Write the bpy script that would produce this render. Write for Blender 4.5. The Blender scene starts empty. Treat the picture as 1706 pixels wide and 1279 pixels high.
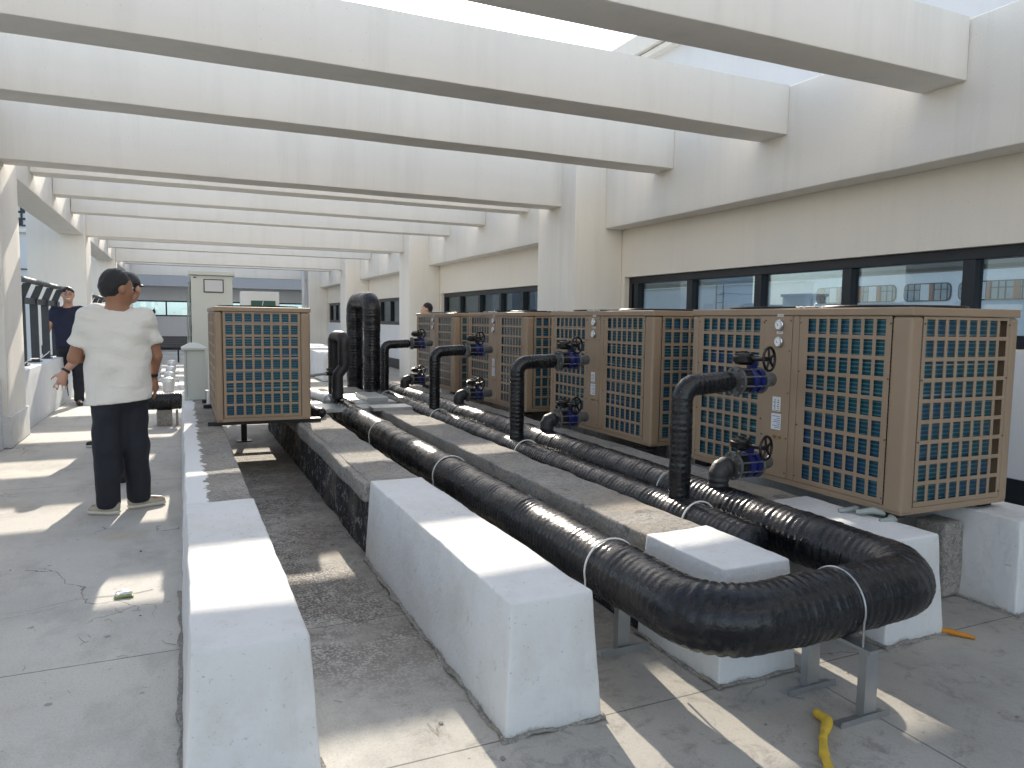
import bpy, math, random
import numpy as np
from mathutils import Vector, Matrix, noise
random.seed(7)
S = bpy.context.scene
COL = S.collection
R = math.radians

# ------------------------------------------------------------------ camera
cam_d = bpy.data.cameras.new('camera'); cam = bpy.data.objects.new('camera', cam_d); COL.objects.link(cam)
S.camera = cam
cam_d.sensor_width = 36.0; cam_d.lens = 25.75; cam_d.clip_start = 0.05; cam_d.clip_end = 2000
cam_d.shift_y = 0.0
_v1 = Vector((300-853, 639.5-527, -1220.3)).normalized()      # world +Y seen in camera axes
_v2 = Vector((3560-853, 639.5-570, -1220.3)).normalized()     # world +X
_x = (_v2 - _v1*_v2.dot(_v1)).normalized(); _z = _x.cross(_v1)
M3 = Matrix((_x, _v1, _z))
cam.matrix_world = Matrix.Translation((0, 0, 1.40)) @ M3.to_4x4()

# ------------------------------------------------------------------ light
SUN_EL, SUN_AZ = R(28.3), R(8.0)
w = bpy.data.worlds.new("World"); S.world = w; w.use_nodes = True
nt = w.node_tree; bg = nt.nodes['Background']
sky = nt.nodes.new('ShaderNodeTexSky'); sky.sky_type = 'NISHITA'; sky.sun_disc = False
sky.sun_elevation = SUN_EL; sky.sun_rotation = SUN_AZ
sky.air_density = 1.0; sky.dust_density = 1.4; sky.ozone_density = 1.0
hs = nt.nodes.new('ShaderNodeHueSaturation'); hs.inputs['Saturation'].default_value = .66; nt.links.new(sky.outputs[0], hs.inputs['Color']); nt.links.new(hs.outputs[0], bg.inputs['Color']); bg.inputs['Strength'].default_value = 0.15
sd = bpy.data.lights.new('sun', 'SUN'); sd.energy = 3.2; sd.angle = R(0.6); sd.color = (1.0, 0.90, 0.76)
sun = bpy.data.objects.new('sun', sd); COL.objects.link(sun)
sdir = Vector((math.sin(SUN_AZ)*math.cos(SUN_EL), math.cos(SUN_AZ)*math.cos(SUN_EL), math.sin(SUN_EL)))
sun.rotation_euler = sdir.to_track_quat('Z', 'Y').to_euler()
S.view_settings.view_transform = 'Standard'; S.view_settings.look = 'None'
S.view_settings.gamma = 1.0; S.view_settings.exposure = 1.08
S.render.engine = 'CYCLES'
try: S.cycles.max_bounces = 8; S.cycles.diffuse_bounces = 5
except Exception: pass

# ------------------------------------------------------------------ materials
MATS = {}
class NB:
    def __init__(s, name):
        s.m = bpy.data.materials.new(name); s.m.use_nodes = True; s.t = s.m.node_tree
        s.b = s.t.nodes['Principled BSDF']; MATS[name] = s.m
        s.tc = s.t.nodes.new('ShaderNodeTexCoord'); s.co = s.tc.outputs['Object']
    def n(s, typ, **k):
        o = s.t.nodes.new('ShaderNode'+typ)
        for a, v in k.items():
            if a.startswith('i_'): o.inputs[a[2:].replace('_', ' ')].default_value = v
            else: setattr(o, a, v)
        return o
    def l(s, a, b): s.t.links.new(a, b)
    def map(s, scale=(1,1,1), loc=(0,0,0)):
        o = s.n('Mapping'); o.inputs['Scale'].default_value = scale; o.inputs['Location'].default_value = loc
        s.l(s.co, o.inputs[0]); return o.outputs[0]
    def noise(s, sc, det=4, rough=.55, co=None, dist=0):
        o = s.n('TexNoise'); o.inputs['Scale'].default_value = sc; o.inputs['Detail'].default_value = det
        o.inputs['Roughness'].default_value = rough; o.inputs['Distortion'].default_value = dist
        s.l(co or s.co, o.inputs['Vector']); return o.outputs['Fac']
    def ramp(s, fac, a, b, ca=(0,0,0,1), cb=(1,1,1,1)):
        o = s.n('ValToRGB'); e = o.color_ramp.elements; e[0].position = a; e[1].position = b
        e[0].color = ca; e[1].color = cb; s.l(fac, o.inputs[0]); return o.outputs[0]
    def mix(s, fac, a, b, mode='MIX'):
        o = s.n('MixRGB', blend_type=mode)
        for v, i in ((fac, 0), (a, 1), (b, 2)):
            if isinstance(v, (float, int)): o.inputs[i].default_value = v
            elif isinstance(v, tuple): o.inputs[i].default_value = v if len(v) == 4 else v+(1,)
            else: s.l(v, o.inputs[i])
        return o.outputs[0]
    def math(s, op, a, b=0.0, c=None):
        o = s.n('Math', operation=op)
        for v, i in ((a, 0), (b, 1), (c, 2)):
            if v is None: continue
            if isinstance(v, (float, int)): o.inputs[i].default_value = v
            else: s.l(v, o.inputs[i])
        return o.outputs[0]
    def xyz(s):
        o = s.n('SeparateXYZ'); s.l(s.co, o.inputs[0]); return o.outputs
    def col(s, c):
        if isinstance(c, tuple): s.b.inputs['Base Color'].default_value = c if len(c) == 4 else c+(1,)
        else: s.l(c, s.b.inputs['Base Color'])
    def rough(s, r):
        if isinstance(r, (float, int)): s.b.inputs['Roughness'].default_value = r
        else: s.l(r, s.b.inputs['Roughness'])
    def bump(s, h, st=.3, d=.01):
        o = s.n('Bump'); o.inputs['Strength'].default_value = st; o.inputs['Distance'].default_value = d
        s.l(h, o.inputs['Height']); s.l(o.outputs[0], s.b.inputs['Normal'])

def plain(name, c, rough=.5, metal=0.0, var=.0, sc=6, bump=0.0, bsc=40, spec=None):
    m = NB(name)
    if var > 0:
        m.col(m.mix(m.noise(sc), tuple(x*(1-var) for x in c), tuple(min(1, x*(1+var)) for x in c)))
    else: m.col(c)
    m.rough(rough); m.b.inputs['Metallic'].default_value = metal
    if spec is not None: m.b.inputs['Specular IOR Level'].default_value = spec
    if bump: m.bump(m.noise(bsc), bump, .01)
    return m.m

def painted(name, c, dirt=.10, streak=.10):
    m = NB(name); geo = m.n('NewGeometry'); m.co = geo.outputs['Position']
    big = m.noise(.7, 5, .6)
    base = m.mix(m.ramp(big, .3, .7), tuple(x*(1-dirt*.5) for x in c), c)
    st = m.noise(1.0, 6, .7, co=m.map((3.1, 3.7, .22), (.37, .21, .4)))
    base = m.mix(m.ramp(st, .50, .74), base, tuple(x*(1-streak*1.6) for x in c))
    st2 = m.noise(1.0, 3, .6, co=m.map((16.0, 16.0, .6), (3, 1, 0)))
    base = m.mix(m.ramp(st2, .60, .85), base, tuple(x*(1-streak) for x in c))
    sp = m.noise(60, 2, .5)
    base = m.mix(m.ramp(sp, .70, .76), base, tuple(x*.75 for x in c))
    m.col(base); m.rough(.78)
    m.bump(m.mix(.35, m.noise(2.2, 3), m.noise(55, 4)), .22, .02)
    return m.m

painted('beam_paint', (.81, .785, .73), .12, .075)
painted('wall_bounce_warm', (.80, .75, .665), .08, .04)  # recessed walls: warm bounced light is put into this paint colour
painted('wall_white', (.72, .74, .76), .08, .05)
painted('far_wall', (.66, .67, .68), .08, .04)

# white paint on the plinths, worn at foot and edges
m = NB('plinth_white')
x, y, z = m.xyz()
c = m.mix(m.ramp(m.noise(1.6, 6, .65), .35, .7), (.70, .71, .715), (.61, .62, .62))
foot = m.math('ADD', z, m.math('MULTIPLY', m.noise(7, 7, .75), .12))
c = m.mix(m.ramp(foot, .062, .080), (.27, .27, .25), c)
c = m.mix(m.math('MULTIPLY', m.ramp(m.noise(70, 4, .6), .66, .70), m.ramp(m.noise(2.6, 3), .40, .60)), c, (.20, .20, .19))
c = m.mix(m.math('MULTIPLY', m.ramp(m.noise(16, 7, .78, dist=.6), .61, .64), .6), c, (.40, .40, .38))
c = m.mix(m.math('MULTIPLY', m.ramp(m.noise(3.5, 5, .7), .48, .70), .50), c, (.50, .49, .44))
c = m.mix(m.math('MULTIPLY', m.ramp(m.noise(1, 5, .65, co=m.map((14, 14, 1.2))), .60, .80), .35), c, (.50, .49, .45))
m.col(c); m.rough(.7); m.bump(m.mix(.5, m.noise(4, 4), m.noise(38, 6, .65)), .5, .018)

def raw_concrete(name, paint_x=None, membrane=None):
    m = NB(name); x, y, z = m.xyz()
    n1 = m.noise(2.2, 7, .7); n2 = m.noise(45, 6, .7)
    c = m.mix(m.ramp(n1, .3, .7), (.21, .20, .185), (.38, .36, .325))
    c = m.mix(m.ramp(n2, .46, .62), c, m.mix(.62, c, (.09, .09, .085)))
    c = m.mix(m.math('MULTIPLY', m.ramp(m.noise(110, 3, .6), .55, .62), .5), c, (.52, .50, .46))
    c = m.mix(m.math('MULTIPLY', m.ramp(m.noise(14, 8, .75), .6, .66), .8), c, (.42, .40, .37))
    c = m.mix(m.math('MULTIPLY', m.ramp(m.noise(3.1, 7, .7, dist=.7), .5, .62), .65), c, (.33, .285, .22))
    c = m.mix(m.math('MULTIPLY', m.ramp(m.noise(5.1, 7, .7, dist=.5), .58, .66), .7), c, (.10, .098, .095))
    if paint_x is not None:
        e = m.math('ADD', x, m.math('MULTIPLY', m.math('SUBTRACT', m.noise(9, 7, .7), .5), .16))
        f = m.math('LESS_THAN', e, paint_x)
        c = m.mix(f, c, (.80, .81, .81))
    if membrane is not None:
        e = m.math('ADD', z, m.math('MULTIPLY', m.math('SUBTRACT', m.noise(7, 5, .7), .5), .03))
        f = m.math('LESS_THAN', e, membrane)
        scr = m.noise(9, 8, .8, co=m.map((1, 1.0, 1.2)), dist=1.2)
        blk = m.mix(m.ramp(scr, .53, .57), (.020, .021, .024), (.34, .34, .33))
        blk = m.mix(m.ramp(m.noise(35, 4, .7, dist=2.), .40, .56), (.020, .021, .024), blk)
        blk = m.mix(m.math('MULTIPLY', m.ramp(m.noise(2, 3), .55, .75), .7), blk, (.20, .18, .15))
        c = m.mix(f, c, blk)
    m.col(c); m.rough(.9); m.bump(m.mix(.5, n1, n2), .9, .02)
raw_concrete('cement_paint_edge', -.055, None)
raw_concrete('cement_membrane', None, .34)
raw_concrete('cement_plain')

# roof floor
m = NB('roof_floor'); x, y, z = m.xyz()
c = m.mix(m.ramp(m.noise(.55, 6, .6), .3, .7), (.47, .46, .43), (.66, .64, .59))
c = m.mix(m.math('MULTIPLY', m.ramp(m.noise(2.4, 8, .75, co=m.map((1, .6, 1))), .48, .70), .55), c, (.27, .26, .24))
c = m.mix(m.math('MULTIPLY', m.ramp(m.noise(120, 3, .6), .5, .68), .30), c, (.22, .21, .19))
c = m.mix(m.math('MULTIPLY', m.ramp(m.noise(28, 6, .75), .56, .70), .35), c, (.66, .64, .60))
c = m.mix(m.math('MULTIPLY', m.ramp(m.noise(1.3, 3), .63, .72), .5), c, (.44, .36, .20))
# weathered dark speckle between the plinths
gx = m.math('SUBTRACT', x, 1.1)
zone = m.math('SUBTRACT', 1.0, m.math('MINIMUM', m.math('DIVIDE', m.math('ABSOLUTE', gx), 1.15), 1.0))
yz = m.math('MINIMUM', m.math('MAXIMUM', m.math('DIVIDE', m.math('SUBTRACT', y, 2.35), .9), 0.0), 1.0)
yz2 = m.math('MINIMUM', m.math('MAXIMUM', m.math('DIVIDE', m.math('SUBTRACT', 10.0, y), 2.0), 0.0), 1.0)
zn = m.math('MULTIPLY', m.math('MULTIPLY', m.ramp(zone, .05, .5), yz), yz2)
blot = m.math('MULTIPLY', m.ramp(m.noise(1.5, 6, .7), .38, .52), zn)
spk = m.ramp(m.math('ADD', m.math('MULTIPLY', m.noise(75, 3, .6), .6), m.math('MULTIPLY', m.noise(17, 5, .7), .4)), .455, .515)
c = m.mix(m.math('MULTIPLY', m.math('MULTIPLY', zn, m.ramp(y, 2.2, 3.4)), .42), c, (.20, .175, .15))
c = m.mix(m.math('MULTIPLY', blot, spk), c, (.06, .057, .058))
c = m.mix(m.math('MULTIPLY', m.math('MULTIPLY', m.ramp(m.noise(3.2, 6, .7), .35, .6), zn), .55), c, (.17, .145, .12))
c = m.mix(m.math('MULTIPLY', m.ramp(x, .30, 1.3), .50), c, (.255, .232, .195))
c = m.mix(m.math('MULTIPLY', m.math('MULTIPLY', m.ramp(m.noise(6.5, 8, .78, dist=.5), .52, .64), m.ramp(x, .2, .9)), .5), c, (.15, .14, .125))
# scattered small stains, droplets
vor = m.n('TexVoronoi'); vor.inputs['Scale'].default_value = 4.2; m.l(m.map((1, 1, .01)), vor.inputs['Vector'])
dsp = m.math('ADD', vor.outputs['Distance'], m.math('MULTIPLY', m.noise(26, 4), .10))
c = m.mix(m.math('MULTIPLY', m.ramp(dsp, .095, .115, (1,1,1,1), (0,0,0,1)), .6), c, (.14, .13, .12))
c = m.mix(m.math('MULTIPLY', m.ramp(m.noise(9, 7, .78, dist=.8), .645, .675), .7), c, (.13, .125, .115))
vor2 = m.n('TexVoronoi'); vor2.inputs['Scale'].default_value = 9.5; m.l(m.map((1, 1, .01), (3, 7, 0)), vor2.inputs['Vector'])
dsp = m.math('ADD', vor2.outputs['Distance'], m.math('MULTIPLY', m.noise(40, 4), .16))
c = m.mix(m.math('MULTIPLY', m.math('MULTIPLY', m.ramp(dsp, .115, .135, (1,1,1,1), (0,0,0,1)), m.ramp(m.noise(1.7, 3), .45, .6)), .6), c, (.16, .15, .135))
def joint(co, pos, wid=.0035):
    d = m.math('ABSOLUTE', m.math('SUBTRACT', co, pos))
    d = m.math('ADD', d, m.math('MULTIPLY', m.math('SUBTRACT', m.noise(14, 4), .5), .006))
    return m.math('LESS_THAN', d, wid)
jj = None
for co, pos in ((y, 3.29), (y, 2.14), (y, 6.9), (y, 9.2), (y, .6), (x, 2.25), (x, -3.6), (y, 12.9), (y, 16.4)):
    j = joint(co, pos); jj = j if jj is None else m.math('MAXIMUM', jj, j)
cr = m.n('TexVoronoi', feature='DISTANCE_TO_EDGE'); cr.inputs['Scale'].default_value = .75
cw = m.n('VectorMath', operation='ADD'); nn = m.n('TexNoise'); nn.inputs['Scale'].default_value = 3.0; nn.inputs['Detail'].default_value = 6
m.l(m.co, nn.inputs['Vector'])
sc_ = m.n('VectorMath', operation='SCALE'); sc_.inputs['Scale'].default_value = .35; m.l(nn.outputs['Color'], sc_.inputs[0])
m.l(m.map((1, 1, .02)), cw.inputs[0]); m.l(sc_.outputs[0], cw.inputs[1]); m.l(cw.outputs[0], cr.inputs['Vector'])
crack = m.math('MULTIPLY', m.math('LESS_THAN', cr.outputs['Distance'], .0022), m.ramp(m.noise(.9, 2), .5, .56))
c = m.mix(m.math('MULTIPLY', m.math('MAXIMUM', jj, crack), .8), c, (.10, .10, .095))
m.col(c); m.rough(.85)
m.bump(m.mix(.5, m.noise(6, 4), m.noise(70, 5, .7)), .35, .012)

# black wrapped insulation
m = NB('black_wrap')
cw_ = m.mix(m.ramp(m.noise(5, 5, .7), .4, .7), (.0055, .0062, .0085), (.013, .0145, .018))
cw_ = m.mix(m.math('MULTIPLY', m.ramp(m.noise(26, 5, .75), .71, .73), .8), cw_, (.45, .45, .43))
m.col(m.mix(m.math('MULTIPLY', m.ramp(m.noise(3.5, 6, .7), .52, .75), .25), cw_, (.09, .085, .075)))
m.rough(m.ramp(m.noise(7, 5, .7), .3, .75, (.17,)*3+(1,), (.38,)*3+(1,)))
m.b.inputs['Specular IOR Level'].default_value = .42
m.bump(m.mix(.6, m.noise(9, 4, .6), m.noise(45, 3, .5)), .45, .010)
m = NB('black_cloth_wrap'); m.col(m.mix(m.noise(20), (.012, .012, .014), (.030, .030, .034))); m.rough(.5)
m.bump(m.noise(50, 4), .5, .006)

# unit casing
m = NB('casing_tan')
c = m.mix(m.ramp(m.noise(1.6, 5), .3, .7), (.262, .190, .128), (.305, .222, .152))
c = m.mix(m.math('MULTIPLY', m.ramp(m.noise(30, 6, .7), .62, .72), .35), c, (.24, .17, .12))
m.col(c); m.rough(.42); m.bump(m.noise(160, 2), .06, .002)
m = NB('coil_fins'); x, y, z = m.xyz()
s1 = m.math('FRACT', m.math('MULTIPLY', z, 47.0))
c = m.mix(m.math('GREATER_THAN', s1, .72), (.016, .075, .105), (.065, .21, .235))
c = m.mix(m.ramp(m.noise(2.4, 4), .4, .7), c, m.mix(.6, c, (.03, .06, .17)))
tube_l = m.math('GREATER_THAN', m.math('FRACT', m.math('MULTIPLY', z, 6.9)), .955)
c = m.mix(m.math('MULTIPLY', tube_l, m.ramp(m.noise(.9, 3), .45, .6)), c, (.34, .37, .38))
m.col(c); m.rough(.33); m.b.inputs['Metallic'].default_value = .25
m.bump(m.math('FRACT', m.math('MULTIPLY', z, 47.0)), .5, .004)
plain('dark_inside', (.012, .014, .016), .6)
plain('frame_black', (.012, .017, .026), .35, .2)
plain('railing_dark', (.045, .055, .065), .45, .3, .2)
plain('iron_black', (.014, .013, .013), .35, .35, .3, 20, .2)
plain('valve_blue', (.008, .014, .115), .35, 0, .4, 14)
plain('flange_grey', (.17, .175, .18), .45, .55, .25, 15)
plain('galvanised', (.42, .44, .45), .38, .75, .18, 12)
plain('white_band', (.68, .68, .64), .5)
plain('brass', (.42, .28, .10), .3, .8)
plain('cabinet_paint', (.56, .59, .56), .42, 0, .04, 2)
plain('seam_dark', (.06, .065, .065), .6)
plain('panel_grey', (.55, .57, .60), .25)
plain('label_white', (.66, .68, .70), .5)
plain('print_blue', (.10, .16, .36), .6)
plain('print_dark', (.05, .05, .06), .6)
plain('gauge_ring', (.55, .57, .60), .22, .9)
plain('gauge_face', (.74, .76, .77), .4)
plain('silver_jacket', (.62, .64, .66), .35, .55, .15, 10, .3, 25)
plain('hose_grey', (.30, .34, .32), .45)
plain('foam_yellow', (.62, .42, .045), .7, 0, .2, 30, .5)
plain('foam_orange', (.55, .22, .02), .7, 0, .2, 30, .5)
plain('rope_white', (.65, .65, .62), .8)
plain('litter_green', (.24, .30, .09), .6)
plain('litter_white', (.75, .76, .76), .6)
plain('stone_grey', (.25, .24, .22), .9, 0, .3, 20, .5)
plain('twig', (.34, .31, .24), .9)
plain('black_plate', (.02, .021, .024), .35)
plain('green_vent', (.02, .09, .07), .5)
plain('louvre_white', (.60, .62, .64), .6)
plain('panel_brown', (.26, .11, .07), .6)
plain('leaf_dark', (.03, .06, .025), .8, 0, .4, 3)
plain('far_ground', (.16, .17, .15), .9, 0, .3, .05)
plain('tan_wood', (.10, .06, .035), .6)
# people
plain('skin_tan', (.31, .155, .092), .5, 0, .10, 25, .05, 120)
plain('skin_light', (.52, .30, .215), .5, 0, .08, 25, .05, 120)
plain('hair_black', (.012, .011, .012), .5, 0, .4, 60, .8, 160)
m = NB('shirt_white'); m.col(m.mix(m.noise(3), (.68, .66, .61), (.74, .72, .67))); m.rough(.85)
m.bump(m.mix(.3, m.noise(3.2, 3, .5, co=m.map((1, 1, 2.6)), dist=1.6), m.noise(8, 3, .5, co=m.map((1.6, 1, .5)), dist=.8)), .55, .045)
m = NB('trouser_navy'); m.col(m.mix(m.noise(6), (.007, .009, .015), (.013, .016, .026))); m.rough(.8)
m.bump(m.noise(7, 4, .55, co=m.map((1, 1, .45)), dist=1.0), .6, .03)
plain('polo_navy', (.012, .016, .045), .8, 0, .2, 8, .4, 9)
plain('shoe_beige', (.42, .40, .33), .7, 0, .12, 40, .3, 60)
plain('shoe_sole', (.62, .60, .54), .6)
plain('shoe_black', (.02, .02, .022), .5)
plain('teeth', (.80, .78, .72), .3)
plain('lens_frame', (.05, .05, .05), .3)
plain('wrist_dark', (.02, .018, .028), .5)

def glass(name, tint, refl):
    m = NB(name)
    gl = m.n('BsdfGlossy'); gl.inputs['Roughness'].default_value = .01; gl.inputs['Color'].default_value = (.9, .95, 1.0, 1)
    tr = m.n('BsdfTransparent'); tr.inputs['Color'].default_value = tint+(1,)
    fr = m.n('Fresnel'); fr.inputs['IOR'].default_value = 1.5
    mx = m.n('MixShader'); m.l(m.math('ADD', m.math('MULTIPLY', fr.outputs[0], .4), refl), mx.inputs[0])
    m.l(tr.outputs[0], mx.inputs[1]); m.l(gl.outputs[0], mx.inputs[2])
    m.l(mx.outputs[0], m.t.nodes['Material Output'].inputs['Surface'])
glass('window_glass', (.66, .74, .78), .04)
glass('tinted_glass', (.30, .40, .48), .10)
plain('far_pane', (.22, .28, .32), .08, 0, .3, 1.5)
plain('ceiling_grey', (.42, .43, .44), .8)
plain('floor_grey', (.30, .30, .29), .7)

# ------------------------------------------------------------------ object helpers
def tag(o, label=None, cat=None, group=None, kind=None):
    if label: o['label'] = label
    if cat: o['category'] = cat
    if group: o['group'] = group
    if kind: o['kind'] = kind
    return o
def thing(name, label, cat, loc=(0, 0, 0), group=None):
    o = bpy.data.objects.new(name, None); COL.objects.link(o); o.location = loc; o.empty_display_size = .1
    return tag(o, label, cat, group)
def worg(p):
    v = Vector((0, 0, 0))
    while p is not None: v += Vector(p.location); p = p.parent
    return v

ROT = Matrix.Rotation(.6, 3, 'X') @ Matrix.Rotation(.9, 3, 'Y') @ Matrix.Rotation(.5, 3, 'Z')
class MB:
    def __init__(s): s.v = []; s.f = []; s.mi = []; s.cur = 0; s.sm = []
    def add(s, vs, fs, smooth=False):
        o = len(s.v); s.v += [tuple(p) for p in vs]
        for f in fs: s.f.append(tuple(i+o for i in f)); s.mi.append(s.cur); s.sm.append(smooth)
        return s
    def box(s, a, b):
        x0, y0, z0 = a; x1, y1, z1 = b
        return s.add([(x0,y0,z0),(x1,y0,z0),(x1,y1,z0),(x0,y1,z0),(x0,y0,z1),(x1,y0,z1),(x1,y1,z1),(x0,y1,z1)],
                     [(0,3,2,1),(4,5,6,7),(0,1,5,4),(1,2,6,5),(2,3,7,6),(3,0,4,7)])
    def prism(s, pts, h0, h1, axis='z'):       # pts 2-D ccw outline, extruded along axis
        n = len(pts)
        def P(p, h): return {'z': (p[0], p[1], h), 'y': (p[0], h, p[1]), 'x': (h, p[0], p[1])}[axis]
        return s.add([P(p, h0) for p in pts]+[P(p, h1) for p in pts],
                     [tuple(range(n))[::-1], tuple(range(n, 2*n))]+[(i, (i+1) % n, (i+1) % n+n, i+n) for i in range(n)])
    def rbox(s, a, b, r=.02, step=.05, amp=.004, seed=0, taper=0.0, freq=3.0):
        a = Vector(a); b = Vector(b); d = b-a; C = []
        for i in range(3):
            L = d[i]-2*r; n_ = max(1, int(round(L/step)))
            C.append([a[i], a[i]+r*.35, a[i]+r]+[a[i]+r+L*k/n_ for k in range(1, n_)]+[b[i]-r, b[i]-r*.35, b[i]])
        n = [len(c)-1 for c in C]; idx = {}; vs = []; fs = []; c0 = (a+b)/2
        def V(i, j, k):
            key = (i, j, k)
            if key not in idx:
                p = Vector((C[0][i], C[1][j], C[2][k]))
                q = Vector([min(max(p[c], a[c]+r), b[c]-r) for c in range(3)])
                e = p-q
                if e.length > 1e-6: p = q+e.normalized()*r
                t = 1-(p.z-a.z)/max(d.z, 1e-6)
                if taper:
                    p.x += taper*t*max(-1, min(1, (p.x-c0.x)/(d.x/2)))
                    if p.y < a.y+d.x: p.y -= taper*t*(1-(p.y-a.y)/d.x)
                pr = ROT @ p
                o = noise.noise_vector(pr*freq+Vector((seed*7.3, 0, 0)))*amp*1.4 + noise.noise_vector(pr*freq*3.7+Vector((seed, 5, 0)))*amp*.6
                if amp > .004: o += noise.noise_vector(pr*freq*11+Vector((seed, 2, 9)))*amp*.35
                idx[key] = len(vs); vs.append(p+o)
            return idx[key]
        for i in range(n[0]):
            for j in range(n[1]):
                fs.append((V(i,j,0), V(i,j+1,0), V(i+1,j+1,0), V(i+1,j,0)))
                fs.append((V(i,j,n[2]), V(i+1,j,n[2]), V(i+1,j+1,n[2]), V(i,j+1,n[2])))
        for i in range(n[0]):
            for k in range(n[2]):
                fs.append((V(i,0,k), V(i+1,0,k), V(i+1,0,k+1), V(i,0,k+1)))
                fs.append((V(i,n[1],k), V(i,n[1],k+1), V(i+1,n[1],k+1), V(i+1,n[1],k)))
        for j in range(n[1]):
            for k in range(n[2]):
                fs.append((V(0,j,k), V(0,j,k+1), V(0,j+1,k+1), V(0,j+1,k)))
                fs.append((V(n[0],j,k), V(n[0],j+1,k), V(n[0],j+1,k+1), V(n[0],j,k+1)))
        return s.add(vs, fs, True)
    def tube(s, path, rad, seg=16, caps=True, smooth=True):
        P = [Vector(p) for p in path]; n = len(P)
        rr = rad if isinstance(rad, (list, tuple)) else [rad]*n
        T = [(P[min(i+1, n-1)]-P[max(i-1, 0)]).normalized() for i in range(n)]
        u = T[0].orthogonal().normalized(); vs = []; fs = []
        for i in range(n):
            if i:
                ax = T[i-1].cross(T[i])
                if ax.length > 1e-9: u = Matrix.Rotation(T[i-1].angle(T[i]), 3, ax.normalized()) @ u
            u = (u-T[i]*u.dot(T[i])).normalized(); v = T[i].cross(u)
            for k in range(seg):
                a = 2*math.pi*k/seg; vs.append(P[i]+(u*math.cos(a)+v*math.sin(a))*rr[i])
        for i in range(n-1):
            for k in range(seg):
                k2 = (k+1) % seg; fs.append((i*seg+k, i*seg+k2, (i+1)*seg+k2, (i+1)*seg+k))
        s.add(vs, fs, smooth)
        if caps:
            s.add([vs[k] for k in range(seg)], [tuple(range(seg))[::-1]], False)
            s.add([vs[(n-1)*seg+k] for k in range(seg)], [tuple(range(seg))], False)
        return s
    def cyl(s, a, b, r, r2=None, seg=20): return s.tube([a, b], [r, r if r2 is None else r2], seg)
    def lathe(s, c, prof, seg=20, axis=(0, 0, 1)):   # prof = [(h, r)]
        c = Vector(c); ax = Vector(axis)
        for i in range(len(prof)-1):
            (h0, r0), (h1, r1) = prof[i], prof[i+1]
            a_ = c+ax*h0; b_ = c+ax*h1; u = ax.orthogonal().normalized(); v = ax.cross(u); q = []
            for p_, r_ in ((a_, r0), (b_, r1)):
                for k in range(seg): t_ = 2*math.pi*k/seg; q.append(p_+(u*math.cos(t_)+v*math.sin(t_))*max(r_, 1e-4))
            s.add(q, [(k, (k+1) % seg, (k+1) % seg+seg, k+seg) for k in range(seg)], True)
        for (h_, r_), rev in ((prof[0], True), (prof[-1], False)):
            q = [c+ax*h_+(u*math.cos(2*math.pi*k/seg)+v*math.sin(2*math.pi*k/seg))*max(r_, 1e-4) for k in range(seg)]
            s.add(q, [tuple(range(seg))[::-1] if rev else tuple(range(seg))], False)
        return s
    def torus(s, c, ax, R0, r, seg=28, seg2=8):
        c = Vector(c); ax = Vector(ax).normalized(); u = ax.orthogonal().normalized(); v = ax.cross(u); vs = []; fs = []
        for i in range(seg):
            a = 2*math.pi*i/seg; d = u*math.cos(a)+v*math.sin(a)
            for k in range(seg2):
                b = 2*math.pi*k/seg2; vs.append(c+d*(R0+r*math.cos(b))+ax*r*math.sin(b))
        for i in range(seg):
            for k in range(seg2):
                i2, k2 = (i+1) % seg, (k+1) % seg2
                fs.append((i*seg2+k, i2*seg2+k, i2*seg2+k2, i*seg2+k2))
        return s.add(vs, fs, True)
    def ellip(s, c, r, nu=14, nv=10):
        vs = [(c[0], c[1], c[2]-r[2])]; fs = []
        for j in range(1, nv):
            t = -math.pi/2+math.pi*j/nv
            for i in range(nu):
                a = 2*math.pi*i/nu
                vs.append((c[0]+r[0]*math.cos(t)*math.cos(a), c[1]+r[1]*math.cos(t)*math.sin(a), c[2]+r[2]*math.sin(t)))
        vs.append((c[0], c[1], c[2]+r[2])); L = len(vs)-1
        for i in range(nu):
            i2 = (i+1) % nu; fs.append((0, 1+i2, 1+i)); fs.append((L, 1+(nv-2)*nu+i, 1+(nv-2)*nu+i2))
            for j in range(nv-2): fs.append((1+j*nu+i, 1+j*nu+i2, 1+(j+1)*nu+i2, 1+(j+1)*nu+i))
        return s.add(vs, fs, True)
    def plate(s, us, vs_, holes, t, T):
        """flat plate on a u,v grid with missing cells; T maps (u,v,w) to local xyz, w = depth"""
        nu, nv = len(us)-1, len(vs_)-1
        V = {}; vs = []
        def G(i, j, k):
            if (i, j, k) not in V: V[(i, j, k)] = len(vs); vs.append(T(us[i], vs_[j], t if k else 0))
            return V[(i, j, k)]
        solid = lambda i, j: 0 <= i < nu and 0 <= j < nv and not holes(i, j)
        fs = []
        for i in range(nu):
            for j in range(nv):
                if not solid(i, j): continue
                fs.append((G(i,j,0), G(i,j+1,0), G(i+1,j+1,0), G(i+1,j,0)))
                fs.append((G(i,j,1), G(i+1,j,1), G(i+1,j+1,1), G(i,j+1,1)))
                if not solid(i-1, j): fs.append((G(i,j,0), G(i,j,1), G(i,j+1,1), G(i,j+1,0)))
                if not solid(i+1, j): fs.append((G(i+1,j,0), G(i+1,j+1,0), G(i+1,j+1,1), G(i+1,j,1)))
                if not solid(i, j-1): fs.append((G(i,j,0), G(i+1,j,0), G(i+1,j,1), G(i,j,1)))
                if not solid(i, j+1): fs.append((G(i,j+1,0), G(i,j+1,1), G(i+1,j+1,1), G(i+1,j+1,0)))
        return s.add(vs, fs)
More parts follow.
